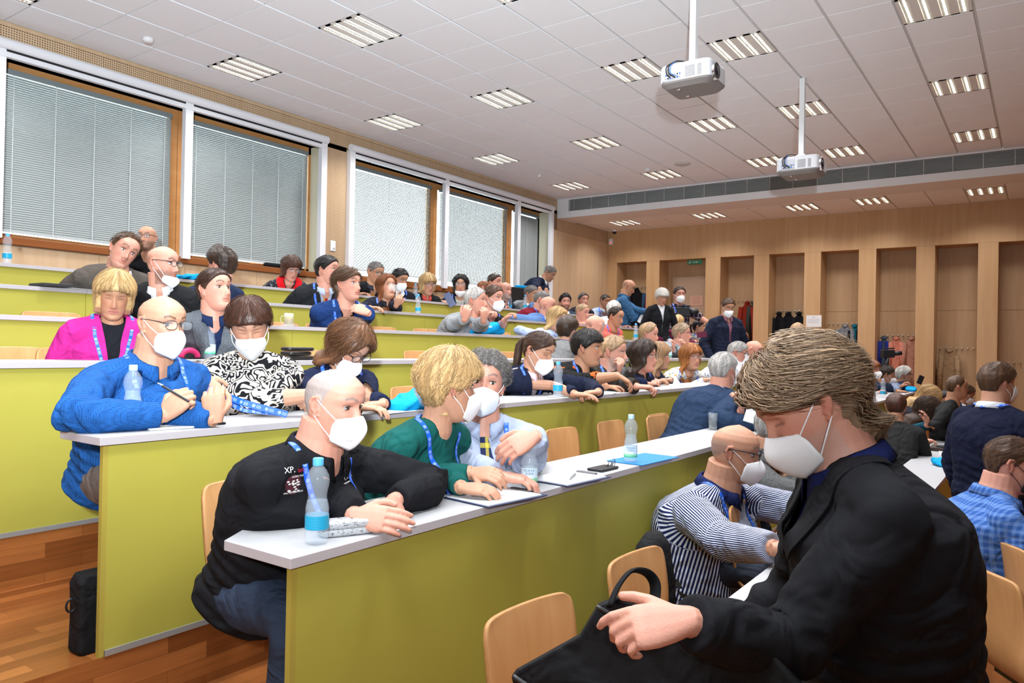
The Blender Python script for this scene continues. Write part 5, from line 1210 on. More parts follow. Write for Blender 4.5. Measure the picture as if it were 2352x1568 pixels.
# ---- standing at the far side
GS = 'people standing in the lecture hall'
person('standing grey-haired man in navy jacket bending forward at the end of the windows', 1262, 628, 50, None, fa=60, ba=70, pitch=34, hair=('crop', 'greydark'), skin='tan', top=('jacket', 'navy11', (.010, .014, .035)), y=7.35, F=1.356, stand=True, lean=.75, neckf=1.2, lany=False, group=GS, near=1, hands={1: hd(1262, 700, 11., d=-iU), -1: hd(1275, 700, 11.2, d=-iU)}, girth=1.15)
person('standing man with shaved head in blue shirt reading a sheet', 1443, 660, 40, None, fa=78, ba=80, pitch=26, hair=(None, 'dark'), skin='tan', top=('shirt', 'denim', (.035, .10, .20)), y=5.9, F=1.2, stand=True, group=GS, bald=.4, lany=False, near=1, hands={1: hd(1478, 716, 13.0, d=iR), -1: hd(1492, 718, 12.6, d=iR)}, girth=1.1)
person('standing woman with cropped blond hair in black jacket over striped top', 1520, 682, 38, None, fa=14, ba=12, pitch=22, hair=('pixie', 'white'), skin='warm', top=('jacket', 'blk13', BLK, None, None, .42), shirt=(.7, .7, .72), y=4.9, F=.9, stand=True, fem=True, group=GS, near=1, lany=False, collarh=0, hands='side')
person('standing cameraman in dark plaid shirt and white mask', 1561, 678, 38, None, fa=6, ba=10, hair=('short', 'dark'), skin='pink', top=('shirt', 'plaid', (.03, .018, .03), 'plaid', (.3, .28, .3)), y=5.2, F=.9, stand=True, mask='white', group=GS, near=1, sleeve=.5, hands={1: hd(1551, 720, 13.4, d=iR, n=-iF, curl=1), -1: hd(1585, 725, 13.2, d=-iR, n=-iF, curl=1)})
person('standing man in navy suit, checked shirt and white mask looking down', 1672, 706, 42, None, fa=8, ba=14, pitch=22, hair=('short', 'brown'), skin='tan', top=('jacket', 'navy14', (.010, .013, .028), None, None, .36), shirt=(.25, .10, .14), y=3.6, F=.8, stand=True, mask='white', group=GS, near=1, lany=False, girth=1.15, hands='side')
# ---- bottom row and the far right corner
person('dark-haired woman in teal jacket, head propped on her hand', 2128, 945, 82, 0, fa=72, ba=50, pitch=34, hair=('long', 'dark'), skin='pink', top=('knit', 'teal2', (.008, .055, .085)), near=1, fem=True, F=0, off=.45, lany=True, eyeclose=True, hairkw=dict(strands=500, col2=(.08, .03, .015)),
    hands={1: hz(2150, 1030, .76, d=iR, curl=.8), -1: hd(2200, 948, 5.9, d=unit(iU-iR*.3), n=iR, curl=.4)}, y=.95)
person('blonde woman bent low behind the woman in teal', 2130, 912, 66, 0, fa=60, ba=50, pitch=44, hair=('longbang', 'blond'), skin='pink', top=('knit', 'dk6', (.02, .02, .03)), fem=True, F=0, y=1.15, near=1, lany=False, hairkw=dict(strands=400, col2=(.2, .11, .05)))
person('dark-haired man in dark suit next to the bent blonde woman', 2172, 918, 62, None, fa=66, ba=50, pitch=30, hair=('short', 'black'), skin='tan', top=('jacket', 'dk7', (.014, .014, .02)), shirt=(.6, .5, .52), F=0, y=1.2, lany=False)
person('man with combed dark hair and white mask low in the right corner', 2218, 905, 56, None, fa=68, ba=40, pitch=26, hair=('short', 'brown'), skin='tan', top=('jacket', 'dk8', (.012, .012, .018)), shirt=WHT, F=0, y=1.0, mask='white', near=1)
person('half-bald head behind the combed dark-haired man', 2198, 890, 50, None, fa=80, ba=50, hair=('recede', 'brown'), skin='tan', top=('tee', 'dk9', (.02, .02, .02)), F=0, D=7.2, lany=False)
person('dark head seen from behind next to the foreground collar', 2058, 935, 62, None, fa=150, ba=150, hair=('short', 'darkred'), skin='tan', top=('tee', 'dk10', (.02, .02, .02)), D=6.2, F=.0, lany=False)
person('dark-haired man with white mask, hands clasped before his face', 2036, 862, 50, 1, fa=74, ba=50, pitch=10, hair=('short', 'dark'), skin='tan', top=('jacket', 'dk11', (.02, .03, .06)), shirt=WHT, y=1.95, mask='white', near=1, lany=False)
person('white-haired man with glasses in grey-blue shirt holding up a phone', 2076, 862, 50, 1, fa=76, ba=60, hair=('short', 'white'), skin='tan', top=('shirt', 'greyblue', (.17, .21, .29)), y=1.78, glasses='thin', near=1, lany=False, hands={1: hz(2085, 905, 1.05, d=iR), -1: hd(2108, 868, 8.6, d=unit(iR+iU), curl=.8)})
person('red-haired woman mostly hidden behind the foreground hair', 2003, 850, 42, 1, fa=40, ba=40, hair=('bob', 'auburn'), skin='pink', top=('tee', 'dk12', (.5, .5, .5)), fem=True, off=.4, mask='white', lany=False)
person('dark tuft-haired person seen above the foreground head', 1832, 762, 42, None, fa=120, ba=90, hair=('short', 'sand'), skin='tan', top=('tee', 'dk13', (.03, .03, .03)), D=12, F=.2, lany=False)
person('brown-haired person at the pillar left of the foreground head', 1785, 802, 40, None, fa=80, ba=60, hair=('short', 'brown'), skin='tan', top=('tee', 'dk14', (.03, .03, .035)), D=11.5, F=.2, lany=False)
# seats under everybody
for i, (cx, cy, cz, lb) in enumerate(CH_N):
    who = lb.split(',')[0].split(' with ')[0]
    w_ = ('plywood chair under the '+lb.replace(',', '')).split()[:16]
    chair(cx, cy, cz, 0, ' '.join(w_), 'plywood chairs in the rows')
pl = PZ(2303, 1298, .81); chair(pl[0], pl[1], 0, math.radians(35), 'empty plywood chair seen edge-on at the right frame edge, lower one', 'loose plywood chairs at the right')
pl = PZ(2340, 1236, .81); chair(pl[0], pl[1], 0, math.radians(30), 'plywood chair edge-on behind the lower edge-on chair', 'loose plywood chairs at the right')
chair(PLD['P0'][0]-PLD['bf'][0]*.10, PLD['P0'][1]-PLD['bf'][1]*.10, 0, math.atan2(PLD['bf'][1], PLD['bf'][0])+math.pi/2, 'plywood chair under the man in the blue checked shirt', 'loose plywood chairs at the right')

# =================================================================== THINGS ON THE DESKS AND IN THE ROOM
M_pet = mat('bottle_plastic', (.80, .90, 1.0), .06, spec=1, alpha=.13)
M_water = mat('water', (.62, .75, .88), .05, alpha=.13)
M_cap = mat('bottle_cap', (.10, .42, .80), .4); M_capl = mat('bottle_cap_pale', (.42, .60, .85), .4)
M_labb = mat('label_blue', (.03, .42, .62), .5)
M_glass = mat('drinking_glass', (.85, .9, .9), .03, spec=1, alpha=.14)
M_paper = mat('paper', (.80, .80, .80), .7); M_ink = mat('ink', (.03, .03, .05), .7)
M_blk = cloth('blackbag', (.012, .012, .013), rough=.75); M_leath = mat('black_leather', (.014, .011, .010), .38, bump=.15, bscale=120)
M_bag = cloth('bluebag', (.005, .30, .62), rough=.7)
def text(name, s, size, m, parent, mw, ext=.0004):
    c = bpy.data.curves.new(name, 'FONT'); c.body = s; c.size = size; c.extrude = ext; c.align_x = 'CENTER'; c.align_y = 'CENTER'
    tmp = bpy.data.objects.new('tmp', c); COL.objects.link(tmp); dg = bpy.context.evaluated_depsgraph_get(); me = bpy.data.meshes.new_from_object(tmp.evaluated_get(dg)); bpy.data.objects.remove(tmp)
    me.materials.clear(); me.materials.append(m); o = bpy.data.objects.new(name, me); link(o, parent); o.matrix_local = mw; return o
def snap(px, py, z):
    k = [q for q in T if abs(T[q]-z) < 1e-6]
    p = PZ(px, py, z)
    if not k: return p
    y0 = (DY(k[0]) if k[0] else .56); y = min(max(p[1], y0+.05), y0+(.30 if k[0] else .22))
    d0, d1 = ray(px, 0), ray(px, 1568); f = lambda t_: (d0+(d1-d0)*t_)
    # pixel row whose ray meets height z at depth y
    lo, hi = 0., 1.
    for _ in range(40):
        m_ = (lo+hi)/2; d = f(m_); zz = CAMZ+d[2]*y/d[1]
        if zz > z: lo = m_
        else: hi = m_
    d = f(lo); q = CAM+d*y/d[1]
    if abs(q[0]-p[0]) > .25: print('SNAP', px, py, k, round(p[1]-y0, 2))
    return np.array([q[0], y, z])
T = {k: FZ(k)+.751 for k in range(1, 7)}; T[0] = .716
def prof_bottle():
    return [(.0, 0), (.027, 0), (.031, .006), (.0325, .02), (.0325, .075), (.0325, .078), (.0325, .10), (.030, .112), (.0265, .125), (.0262, .135), (.029, .150), (.0325, .165), (.033, .175), (.031, .188), (.024, .203), (.016, .213), (.0125, .218), (.0125, .228)]
def label_mat(kind):
    key = 'bottle_label_'+kind
    if key in MATS: return MATS[key]
    m = mat(key, (.7, .8, .9), .45); nt = m.node_tree; N, L, b = nodes(m); _, q = objxyz(nt, (1, 1, 1))
    if kind == 'landscape':
        n = N.new('ShaderNodeTexNoise'); n.inputs['Scale'].default_value = 60; z = math_n(nt, 'ADD', q[2], math_n(nt, 'MULTIPLY', n.outputs[0], .012))
        c = mixcol(nt, math_n(nt, 'LESS_THAN', z, .052), (.62, .76, .86), (.22, .62, .36)); c = mixcol(nt, math_n(nt, 'LESS_THAN', z, .042), c, (.05, .42, .24))
    else:
        ln = math_n(nt, 'GREATER_THAN', math_n(nt, 'SINE', math_n(nt, 'MULTIPLY', q[2], 1500)), .45); c = mixcol(nt, ln, (.02, .40, .62), (.01, .20, .38))
    L.new(c, b.inputs['Base Color']); return m
def bottle(px, py, z, label, cap='blue', lab='blue', fill=.5, sc=1., h=.235, y=None):
    p = snap(px, py, z) if y is None else PY(px, py, y); t = empty('water_bottle', (p[0], p[1], p[2] if y is None else z), label, 'bottle', 'plastic water bottles'); t.scale = (sc,)*3
    g = G(); g.lathe(prof_bottle(), n=24); g.build('bottle_body', M_pet, t, smooth=True)
    g = G(); pr = [(r*.95, zz) for r, zz in prof_bottle() if zz < .228*fill]; pr.append((pr[-1][0], .228*fill)); pr[0] = (0, .002); pr = [(r, max(zz, .002)) for r, zz in pr]; g.lathe(pr, n=24); g.build('water', M_water, t, smooth=False)
    g = G(); g.lathe([(.0145, .216), (.0150, .218), (.0150, .234), (.0135, .237), (.0, .237)], n=20); g.build('cap', M_cap if cap == 'blue' else M_capl, t, smooth=False)
    g = G(); th = np.linspace(0, 2*np.pi, 25)[:-1]; z0, z1 = (.030, .085) if lab == 'landscape' else (.042, .080)
    g.loft([np.stack([.0331*np.cos(th), .0331*np.sin(th), np.full(24, zz)], 1) for zz in (z0, z1)], cap=False); lo = g.build('label_sleeve', label_mat('landscape' if lab == 'landscape' else 'blue'), t, smooth=True)
    if lab == 'landscape':
        ang = math.atan2(-p[1], -p[0])
        for k, (s_, zz) in enumerate((('DOBRÁ', .076), ('VODA', .064))):
            for i, ch in enumerate(s_):
                a = ang+(i-(len(s_)-1)/2)*.26
                mw = Matrix.Translation((.0336*math.cos(a), .0336*math.sin(a), zz)) @ Matrix.Rotation(a+math.pi/2, 4, 'Z') @ Matrix.Rotation(math.pi/2, 4, 'X'); text('lettering', ch, .0125, mat('label_ink', (.02, .10, .30), .5), t, mw, .0001)
    return t
T = {k: FZ(k)+.751 for k in range(1, 7)}; T[0] = .716
bottle(727, 1250, T[1], 'water bottle with blue label in front of the man in black embroidered shirt', fill=.52)
bottle(1215, 1128, T[1], 'water bottle with green-white label before the man in the striped tie', 'pale', 'landscape', .62)
bottle(1448, 1080, T[1], 'water bottle beside the blue folder on the first raised row', 'pale', 'landscape', .6)
bottle(303, 985, T[2], 'water bottle at the left desk end before the man with the pen', 'pale', 'landscape', .62)
bottle(1281, 918, T[2], 'water bottle in front of the woman with the ponytail', fill=.45)
bottle(481, 815, T[3], 'water bottle next to the drinking glass on the third raised row', 'pale', 'landscape', .7)
bottle(1537, 832, T[3], 'water bottle between the grey-blond man and the red-haired woman', 'pale', 'landscape', .5)
bottle(960, 724, T[5], 'water bottle below the blonde woman in the leather jacket', fill=.4)
bottle(954, 692, T[6], 'water bottle on the top row left of the blonde woman', 'blue', 'blue', .6)
bottle(16, 602, T[6], 'water bottle standing alone at the far left of the top desk', fill=.4)
bottle(1171, 712, T[6], 'water bottle at the top row beside the grey-bearded man', fill=.5)
bottle(1206, 705, T[6], 'water bottle in front of the man in light grey jacket on the top row', fill=.5)
bottle(1460, 755, T[4], 'water bottle by the woman in the teal top', fill=.6)
bottle(1372, 728, T[5], 'water bottle near the cropped man in pale blue', fill=.6)
bottle(2202, 1018, T[0], 'water bottle on the bottom desk by the woman in the teal jacket', 'blue', 'landscape', .6)
bottle(2028, 912, T[1], 'water bottle in front of the clasped hands near the niche wall', 'pale', 'blue', .6)
def slab(name, px, py, z, w, d, h, rz, m, label, cat, bev=.002, group=None):
    p = snap(px, py, z); t = empty(name, p, label, cat, group, rz=rz); return t
def boxpart(t, nm, lo, hi, m, bev=0, rot=None): g = G(); g.box(lo, hi, R=rot); return g.build(nm, m, t, bevel=bev)
def cushion(g, w, d, h, n=10, pw=4, jitter=0, seed=0, c=(0, 0, 0)):     # soft slab
    rs = np.random.RandomState(seed); rings = []
    for k in range(7):
        t = k/6; f = (1-abs(2*t-1)**pw)**(1/pw)*.14+.86; th = np.arange(28)*2*np.pi/28; cs, sn = np.cos(th), np.sin(th); e = .45
        x = w/2*f*np.sign(cs)*np.abs(cs)**e; y = d/2*f*np.sign(sn)*np.abs(sn)**e; zz = h*t+jitter*np.sin(th*3+seed+k)*t; rings.append(np.stack([x+c[0], y+c[1], zz+c[2]], 1))
    g.loft(rings)
# black wallet at the desk end; notebook, phone; spectacle case, etc.
p = snap(245, 985, T[2]); t = empty('leather_pouch', p, 'dark leather pouch lying at the left end of the second raised desk', 'pouch', rz=.2); g = G(); cushion(g, .165, .085, .028, jitter=.003, c=(0, 0, .0)); g.build('pouch_body', M_leath, t, smooth=True); boxpart(t, 'zip', (-.08, -.0435, .012), (.08, -.040, .016), M_black)
p = snap(385, 982, T[2]); t = empty('notebook', p, 'open spiral notebook in front of the man holding the pen', 'notebook', rz=-.15); boxpart(t, 'page_block', (-.085, -.06, .0), (.075, .06, .007), M_paper, .001)
for i in range(16):
    g = G(); x = -.08+i*.010; th = np.linspace(0, 2*np.pi, 9); g.tube([(x, .060+.005*math.cos(a), .005+.006*math.sin(a)) for a in th], .0008, 4, cap=False); g.build('spiral_ring', M_black, t)
p = snap(470, 975, T[2]); t = empty('mobile_phone', p, 'black phone lying right of the spiral notebook', 'phone', rz=-.1); boxpart(t, 'phone_body', (-.072, -.035, 0), (.072, .035, .008), M_black, .003)
boxpart(t, 'screen', (-.068, -.032, .008), (.068, .032, .0085), mat('screen_off', (.02, .02, .03), .08))
p = PD(402, 903, 2.74); t = empty('ballpoint_pen', p, 'black ballpoint pen held by the man in the blue patterned shirt', 'pen'); g = G(); a0 = np.array(iR*.85-iU*.5); g.tube([-a0*.07, -a0*.055, a0*.06], [.001, .0045, .0045], 8); g.build('pen_barrel', M_black, t); g = G(); g.tube([-a0*.075, -a0*.055], [.0015, .0048], 8); g.build('pen_tip', M_chrome, t)
p = snap(795, 1225, T[1]); t = empty('spectacle_case', p, 'grey printed spectacle case behind the blue-labelled bottle', 'case', rz=-.45)
def casemat():
    m = mat('case_print', (.42, .42, .43), .5); nt = m.node_tree; N, L, b = nodes(m); v, q = objxyz(nt, (90, 35, 300)); n = N.new('ShaderNodeTexNoise'); n.inputs['Scale'].default_value = 1; L.new(v, n.inputs['Vector']); L.new(mixcol(nt, math_n(nt, 'GREATER_THAN', n.outputs[0], .60), (.45, .45, .46), (.10, .10, .11)), b.inputs['Base Color']); return m
g = G(); cushion(g, .165, .065, .022, pw=2.2); g.build('lower_shell', casemat(), t, smooth=True); g = G(); cushion(g, .165, .065, .022, pw=2.2, c=(0, 0, .021)); g.build('upper_shell', casemat(), t, smooth=True)
def clipboard(px, py, z, rz, label, pen=False):
    p = snap(px, py, z); t = empty('clipboard', p, label, 'clipboard', 'navy clipboards with paper', rz=rz)
    boxpart(t, 'board', (-.16, -.115, 0), (.16, .115, .004), mat('clipboard_navy', (.012, .022, .07), .5), .002); boxpart(t, 'paper_sheets', (-.15, -.105, .004), (.135, .105, .008), M_paper)
    boxpart(t, 'clip', (.128, -.05, .006), (.150, .05, .014), M_steel, .003)
    g = G()
    for i in range(9): g.box((-.12+i*.022, -.09, .0081), (-.1195+i*.022, .05-.02*(i % 3), .0083))
    g.build('written_lines', mat('faint_ink', (.35, .36, .42), .7), t)
    return t
clipboard(1140, 1148, T[1], -.12, 'navy clipboard with white sheets under the elbow of the woman in green')
t = clipboard(1305, 1100, T[1], -.08, 'navy clipboard with white sheets and a silver pen on it')
p = snap(1315, 1096, T[1]+.009); t = empty('ballpoint_pen', p, 'silver ballpoint pen lying on the clipboard', 'pen', rz=.35); g = G(); g.tube([(-.065, 0, .005), (-.05, 0, .005), (.06, 0, .005), (.07, 0, .005)], [.001, .0045, .005, .003], 8); g.build('pen_barrel', mat('pen_silver', (.45, .46, .48), .3, metal=.7), t)
p = snap(1478, 1070, T[1]); t = empty('plastic_folder', p, 'flat blue folder lying under the upright water bottle', 'folder', rz=-.06); boxpart(t, 'folder_cover', (-.19, -.10, 0), (.19, .10, .005), mat('folder_blue', (.02, .22, .60), .4), .002)
p = snap(1385, 1078, T[1]); t = empty('mobile_phone', p, 'dark phone case left of the folded spectacles', 'phone', rz=-.05); boxpart(t, 'phone_body', (-.075, -.04, 0), (.075, .04, .012), M_black, .004)
p = snap(1405, 1085, T[1]); t = empty('folded_spectacles', p, 'folded dark spectacles lying before the phone case', 'glasses', rz=.2)
for sx in (-1, 1):
    g = G(); th = np.linspace(0, 2*np.pi, 17); g.tube([(sx*.032+.025*math.cos(a), 0, .019+.017*math.sin(a)) for a in th], .0015, 6, cap=False); g.build('rim', M_black, t); g = G(); g.tube([(sx*.058, 0, .024), (sx*.055, .012, .008), (-sx*.05, .03, .004)], .0015, 6); g.build('temple', M_black, t)
# wine bag of the far rows: papers
for i, (px, py, k, w, d, rz, lb) in enumerate([(900, 948, 2, .26, .19, .1, 'magazine and loose sheets before the woman with the brown hair'), (1300, 912, 2, .24, .17, 0, 'sheet of paper under the hands of the woman with the ponytail'), (1400, 910, 2, .16, .12, .2, 'small white dish-like pad left of the black handbag'), (1590, 893, 2, .22, .17, .1, 'cream notepad before the red-haired woman'), (470, 828, 3, .2, .12, .1, 'white sheet on the third desk beside the pink case'),
                                          (200, 662, 5, .34, .2, .05, 'loose sheets under the black folder of the laughing man'), (1560, 720, 5, .2, .15, .3, 'folded white paper near the standing woman'), (2190, 1045, 0, .3, .2, .1, 'papers beside the bottle on the bottom desk'), (1150, 775, 4, .2, .12, 0, 'pale booklet under the blue conference bag')]):
    p = snap(px, py, T[k]); t = empty('paper_sheets', p, lb, 'paper', rz=rz); boxpart(t, 'top_sheet', (-w/2, -d/2, .002), (w/2, d/2, .004), M_paper, 0, Matrix.Rotation(.06, 3, 'Z')); boxpart(t, 'under_sheet', (-w/2, -d/2, 0), (w/2, d/2, .002), M_paper)
# stacked wallets / organisers on the third desk
for i, (dx, hh, rz) in enumerate(((0, .0, 0), (-.01, .026, .15), (.0, .052, -.1))):
    p = snap(683, 826, T[3]); t = empty('leather_organiser', p+np.array([dx, 0, hh+.001]), 'black leather organiser, %s of the stack of three' % ('bottom', 'middle', 'top')[i], 'wallet', 'stack of black organisers', rz=rz); g = G(); cushion(g, .19 if i else .22, .11, .024, pw=3); g.build('cover', M_leath, t, smooth=True)
p = snap(435, 820, T[3]); t = empty('pink_case', p, 'bright pink headphone case on the third desk', 'case'); g = G(); th = np.linspace(0, np.pi, 12); g.tube([(.05*math.cos(a), 0, .01+.04*math.sin(a)) for a in th], .016, 10); g.build('case_body', mat('hot_pink', (.75, .03, .16), .5), t, smooth=True)
p = snap(513, 822, T[3]); t = empty('drinking_glass', p, 'clear tall drinking glass right of the bottle on the third desk', 'glass'); g = G(); g.lathe([(.0, .002), (.030, .002), (.034, .145), (.0325, .145), (.0285, .008), (0, .008)], n=24); g.build('glass_wall', M_glass, t, smooth=True)
p = snap(1372+2, 905, T[2]); 
p = snap(1637, 938, T[1]); t = empty('drinking_glass', p, 'clear drinking glass by the grey-haired man in blue suit', 'glass'); g = G(); g.lathe([(.0, .002), (.028, .002), (.032, .12), (.030, .12), (.027, .008), (0, .008)], n=20); g.build('glass_wall', M_glass, t, smooth=True)
# tea mug and saucer
p = snap(663, 749, T[4]); t = empty('saucer', p, 'clear glass saucer under the mug of tea', 'saucer'); g = G(); g.lathe([(0, 0), (.04, 0), (.072, .012), (.070, .014), (.04, .003), (0, .003)], n=28); g.build('saucer_dish', M_glass, t, smooth=True)
t = empty('tea_mug', p+np.array([0, 0, .004]), 'glass mug of yellow tea on a saucer, fourth raised desk', 'mug')
g = G(); g.lathe([(0, 0), (.034, 0), (.036, .004), (.037, .095), (.035, .095), (.033, .008), (0, .008)], n=24); g.build('mug_wall', M_glass, t, smooth=True)
g = G(); g.lathe([(0, .009), (.0325, .009), (.034, .070), (0, .070)], n=24); g.build('tea', mat('tea_yellow', (.55, .36, .04), .1, trans=.5), t, smooth=True)
g = G(); th = np.linspace(-1.3, 1.3, 10); g.tube([np.array(-iR)*(.034+.028*math.cos(a))+np.array([0, 0, .048+.030*math.sin(a)]) for a in th], .004, 8); g.build('handle', M_glass, t, smooth=True)
p = snap(2212, 1012, T[0]); t = empty('tea_mug', p+np.array([.25, .05, 0]), 'glass of dark red tea behind the bottle on the bottom desk', 'mug'); g = G(); g.lathe([(0, 0), (.034, 0), (.036, .09), (0, .09)], n=20); g.build('tea', mat('tea_red', (.22, .03, .01), .1), t, smooth=True)
# blue conference bags
def bluebag(px, py, z, w, d, h, rz, label, seed=1, handle=True, y=None):
    p = snap(px, py, z) if y is None else PY(px, py, y); t = empty('conference_bag', p, label, 'bag', 'blue fabric conference bags', rz=rz)
    g = G(); xs = np.linspace(-1, 1, 15); rings = []
    for u in xs:
        hh = h*(.35+.65*(u*.5+.5)**.7)*(1-.25*max(0, u-.75)*4); dd = d/2*(1-.25*abs(u)**3); th = np.arange(18)*2*np.pi/18
        c, q = np.cos(th), np.sin(th); rings.append(np.stack([np.full(18, u*w/2), dd*np.sign(c)*np.abs(c)**.6, hh/2+hh/2*np.sign(q)*np.abs(q)**.7], 1)+(np.sin(th*4+u*7+seed)*.006)[:, None]*[0, 1, 1])
    g.loft(rings); g.build('bag_body', M_bag, t, smooth=True)
    if handle:
        g = G(); g.tube([(w*.3, -d*.2, h*.8), (w*.42, -d*.3, h*1.05), (w*.52, 0, h*.9), (w*.5, d*.2, h*.5)], [(.003, .012)]*4, 8); g.build('handle', M_bag, t, smooth=True)
    return t
bt = bluebag(1108, 772, T[4], .52, .22, .15, -.1, 'blue fabric bag with white lettering lying before the grey-haired man in grey', 3)
text('lettering', 'Škola', .04, mat('white_print', (.8, .8, .8), .6), bt, Matrix.Translation((-.02, -.118, .085)) @ Matrix.Rotation(math.radians(80), 4, 'X') @ Matrix.Rotation(.12, 4, 'Z'), .0005)
bluebag(945, 940, T[2], .30, .16, .11, .2, 'folded blue fabric bag on the second raised desk by an empty chair', 5)
bluebag(428, 640, T[6], .26, .14, .07, .1, 'flat blue fabric bag on the top desk left of the man with the quiff', 7, False)
bluebag(1424, 838, T[3], .13, .10, .06, .1, 'blue bag edge behind the bearded man with raised hand', 9, False)
bluebag(2092, 908, T[1], .25, .15, .08, .1, 'crumpled blue bag on the desk by the white-haired man', 11, False)
bluebag(2165, 1082, T[0], .16, .12, .06, .5, 'blue bag corner hanging over the bottom desk edge behind the foreground jacket', 13, False)
# handbag
p = snap(1440, 908, T[2]); t = empty('handbag', p, 'black leather handbag standing before the bearded man', 'bag', rz=-.3); g = G()
g.loft([np.stack([w*np.cos(np.arange(20)*2*np.pi/20), d*np.sin(np.arange(20)*2*np.pi/20), np.full(20, z)], 1) for z, w, d in ((0, .10, .055), (.02, .115, .06), (.08, .10, .05), (.15, .065, .03), (.19, .045, .018))]); g.build('bag_body', M_leath, t, smooth=True)
g = G(); g.tube([(-.04, 0, .18), (-.02, 0, .22), (.02, 0, .22), (.04, 0, .18), (.09, -.03, .06), (.22, -.05, .012), (.30, -.06, .010)], [(.003, .010)]*7, 8); g.build('handle', M_leath, t, smooth=True); g = G(); g.box((-.012, -.03, .15), (.012, -.026, .18)); g.build('buckle', M_chrome, t)
# wristwatch etc. is left with its wearer
# black briefcase in the foreground
t = empty('briefcase', PD(1440, 1480, 1.40), 'large black fabric briefcase with loop handle, resting on the near chair', 'bag', 'bags')
o = np.array(t.location); RB = np.stack([iR, iU, -iF], 1)
g = G(); out = [(-265, 80), (-272, 35), (-262, -20), (-150, -190), (120, -260), (360, -230), (330, -60), (200, 40), (110, 78), (60, 96), (-60, 88), (-110, 60), (-180, 10)]
def pt(x, y, d): return PD(1440+x, 1480-y, d)
front = []; 
OUT = [(-268, -75), (-255, -58), (-110, 22), (-68, 92), (-20, 108), (60, 98), (180, 60), (330, 0), (420, -120), (420, -260), (-150, -260), (-250, -140)]
fr_ = np.array([pt(x, y, 1.36-.0004*x) for x, y in OUT]); bk_ = np.array([pt(x*.99+6, y+6, 1.48-.0004*x) for x, y in OUT]); md = (fr_+bk_)/2; cen_ = md.mean(0)
g.loft([fr_*.97+fr_.mean(0)*.03, fr_*.99+fr_.mean(0)*.01+(md-fr_)*.25, md*1.01-cen_*.01, bk_*.99+bk_.mean(0)*.01+(md-bk_)*.25, bk_*.97+bk_.mean(0)*.03])
bb = g.build('bag_body', M_blk, t, smooth=False, org=o, bevel=.006)
g = G(); hp = [(-40, 88, 1.36), (-22, 135, 1.38), (10, 175, 1.40), (48, 168, 1.42), (68, 140, 1.42), (62, 90, 1.40), (55, 60, 1.38)]
def smooth_path(P, n=28):
    P = np.array(P, float); tt = np.linspace(0, len(P)-1, n); R_ = np.stack([np.interp(tt, range(len(P)), P[:, i]) for i in range(P.shape[1])], 1)
    for _ in range(4): R_[1:-1] = (R_[:-2]+2*R_[1:-1]+R_[2:])/4
    return R_
g.tube(smooth_path([pt(*q) for q in hp]), [(.014, .004)]*28, 10, ref=-iF); g.build('handle', M_blk, t, smooth=True, org=o)
g = G(); g.tube(smooth_path([pt(-70, 88, 1.352), pt(60, 20, 1.345), pt(180, -10, 1.335)]), .0035, 6); g.build('zip', mat('zip_black', (.03, .03, .03), .4), t, smooth=True, org=o)
g = G(); g.tube(smooth_path([pt(-262, -72, 1.40), pt(-120, -170, 1.36), pt(60, -240, 1.34)]), .005, 6); g.build('piping', mat('piping', (.02, .02, .02), .4), t, smooth=True, org=o)
# laptop bag on the floor at left
bx = PY(160, 1490, 2.72)[0]+.17
t = empty('laptop_bag', (bx, 2.70, FZ(2)), 'black laptop bag standing on the wooden step at the end of the second raised desk', 'bag', 'bags', rz=0)
g = G(); rg = []
for yy, k in ((-.045, .94), (-.035, 1), (.035, 1), (.045, .94)):
    w, h = .17*k, .27; th = [(-w, .01), (-w*.98, h*.5), (-w, h*.9), (-w*.9, h), (w*.9, h), (w, h*.9), (w, .01), (w*.95, 0), (-w*.95, 0)]; rg.append(np.array([(x, yy, z) for x, z in th]))
g.loft(rg); g.build('bag_body', M_blk, t, bevel=.01)
g = G(); g.box((-.12, -.052, .03), (.13, -.044, .20)); g.build('pocket', M_blk, t, bevel=.004); g = G(); g.box((-.03, -.056, .17), (-.022, -.052, .20)); g.build('zip_pull', M_chrome, t)
g = G(); th = np.linspace(0, 2*np.pi, 13); g.tube([(-.178+.016*math.cos(a), 0, .17+.022*math.sin(a)) for a in th], .004, 6, cap=False); g.build('strap_ring', M_black, t)
# pale coat on a chair, black bag hung on chair, etc.
p = PY(1640, 1000, 2.55); t = empty('pale_coat', (p[0], 2.47, FZ(1)), 'pale coat with dark straps draped over a chair by the blue suit', 'coat'); g = G()
g.loft([np.stack([w*np.cos(np.arange(18)*2*np.pi/18), d*np.sin(np.arange(18)*2*np.pi/18), np.full(18, z)], 1) for z, w, d in ((.40, .17, .05), (.55, .19, .06), (.70, .18, .06), (.80, .13, .05), (.86, .05, .03))]); g.build('coat_body', cloth('palecoat', (.50, .47, .40)), t, smooth=True)
g = G(); g.tube([(.02, -.07, .80), (.06, -.08, .62), (.12, -.07, .48)], [(.003, .014)]*3, 8); g.build('strap', M_black, t)
p = PY(1490, 1250, 1.32); t = empty('backpack', (p[0], 1.30, p[2]-.20), 'black backpack leaning behind the chair of the man in pinstripes', 'bag', 'bags'); g = G()
g.loft([np.stack([w*np.cos(np.arange(18)*2*np.pi/18), d*np.sin(np.arange(18)*2*np.pi/18), np.full(18, z)], 1) for z, w, d in ((-.45, .14, .08), (-.2, .15, .09), (.05, .14, .08), (.20, .10, .06), (.25, .05, .03))]); g.build('bag_body', M_blk, t, smooth=True)
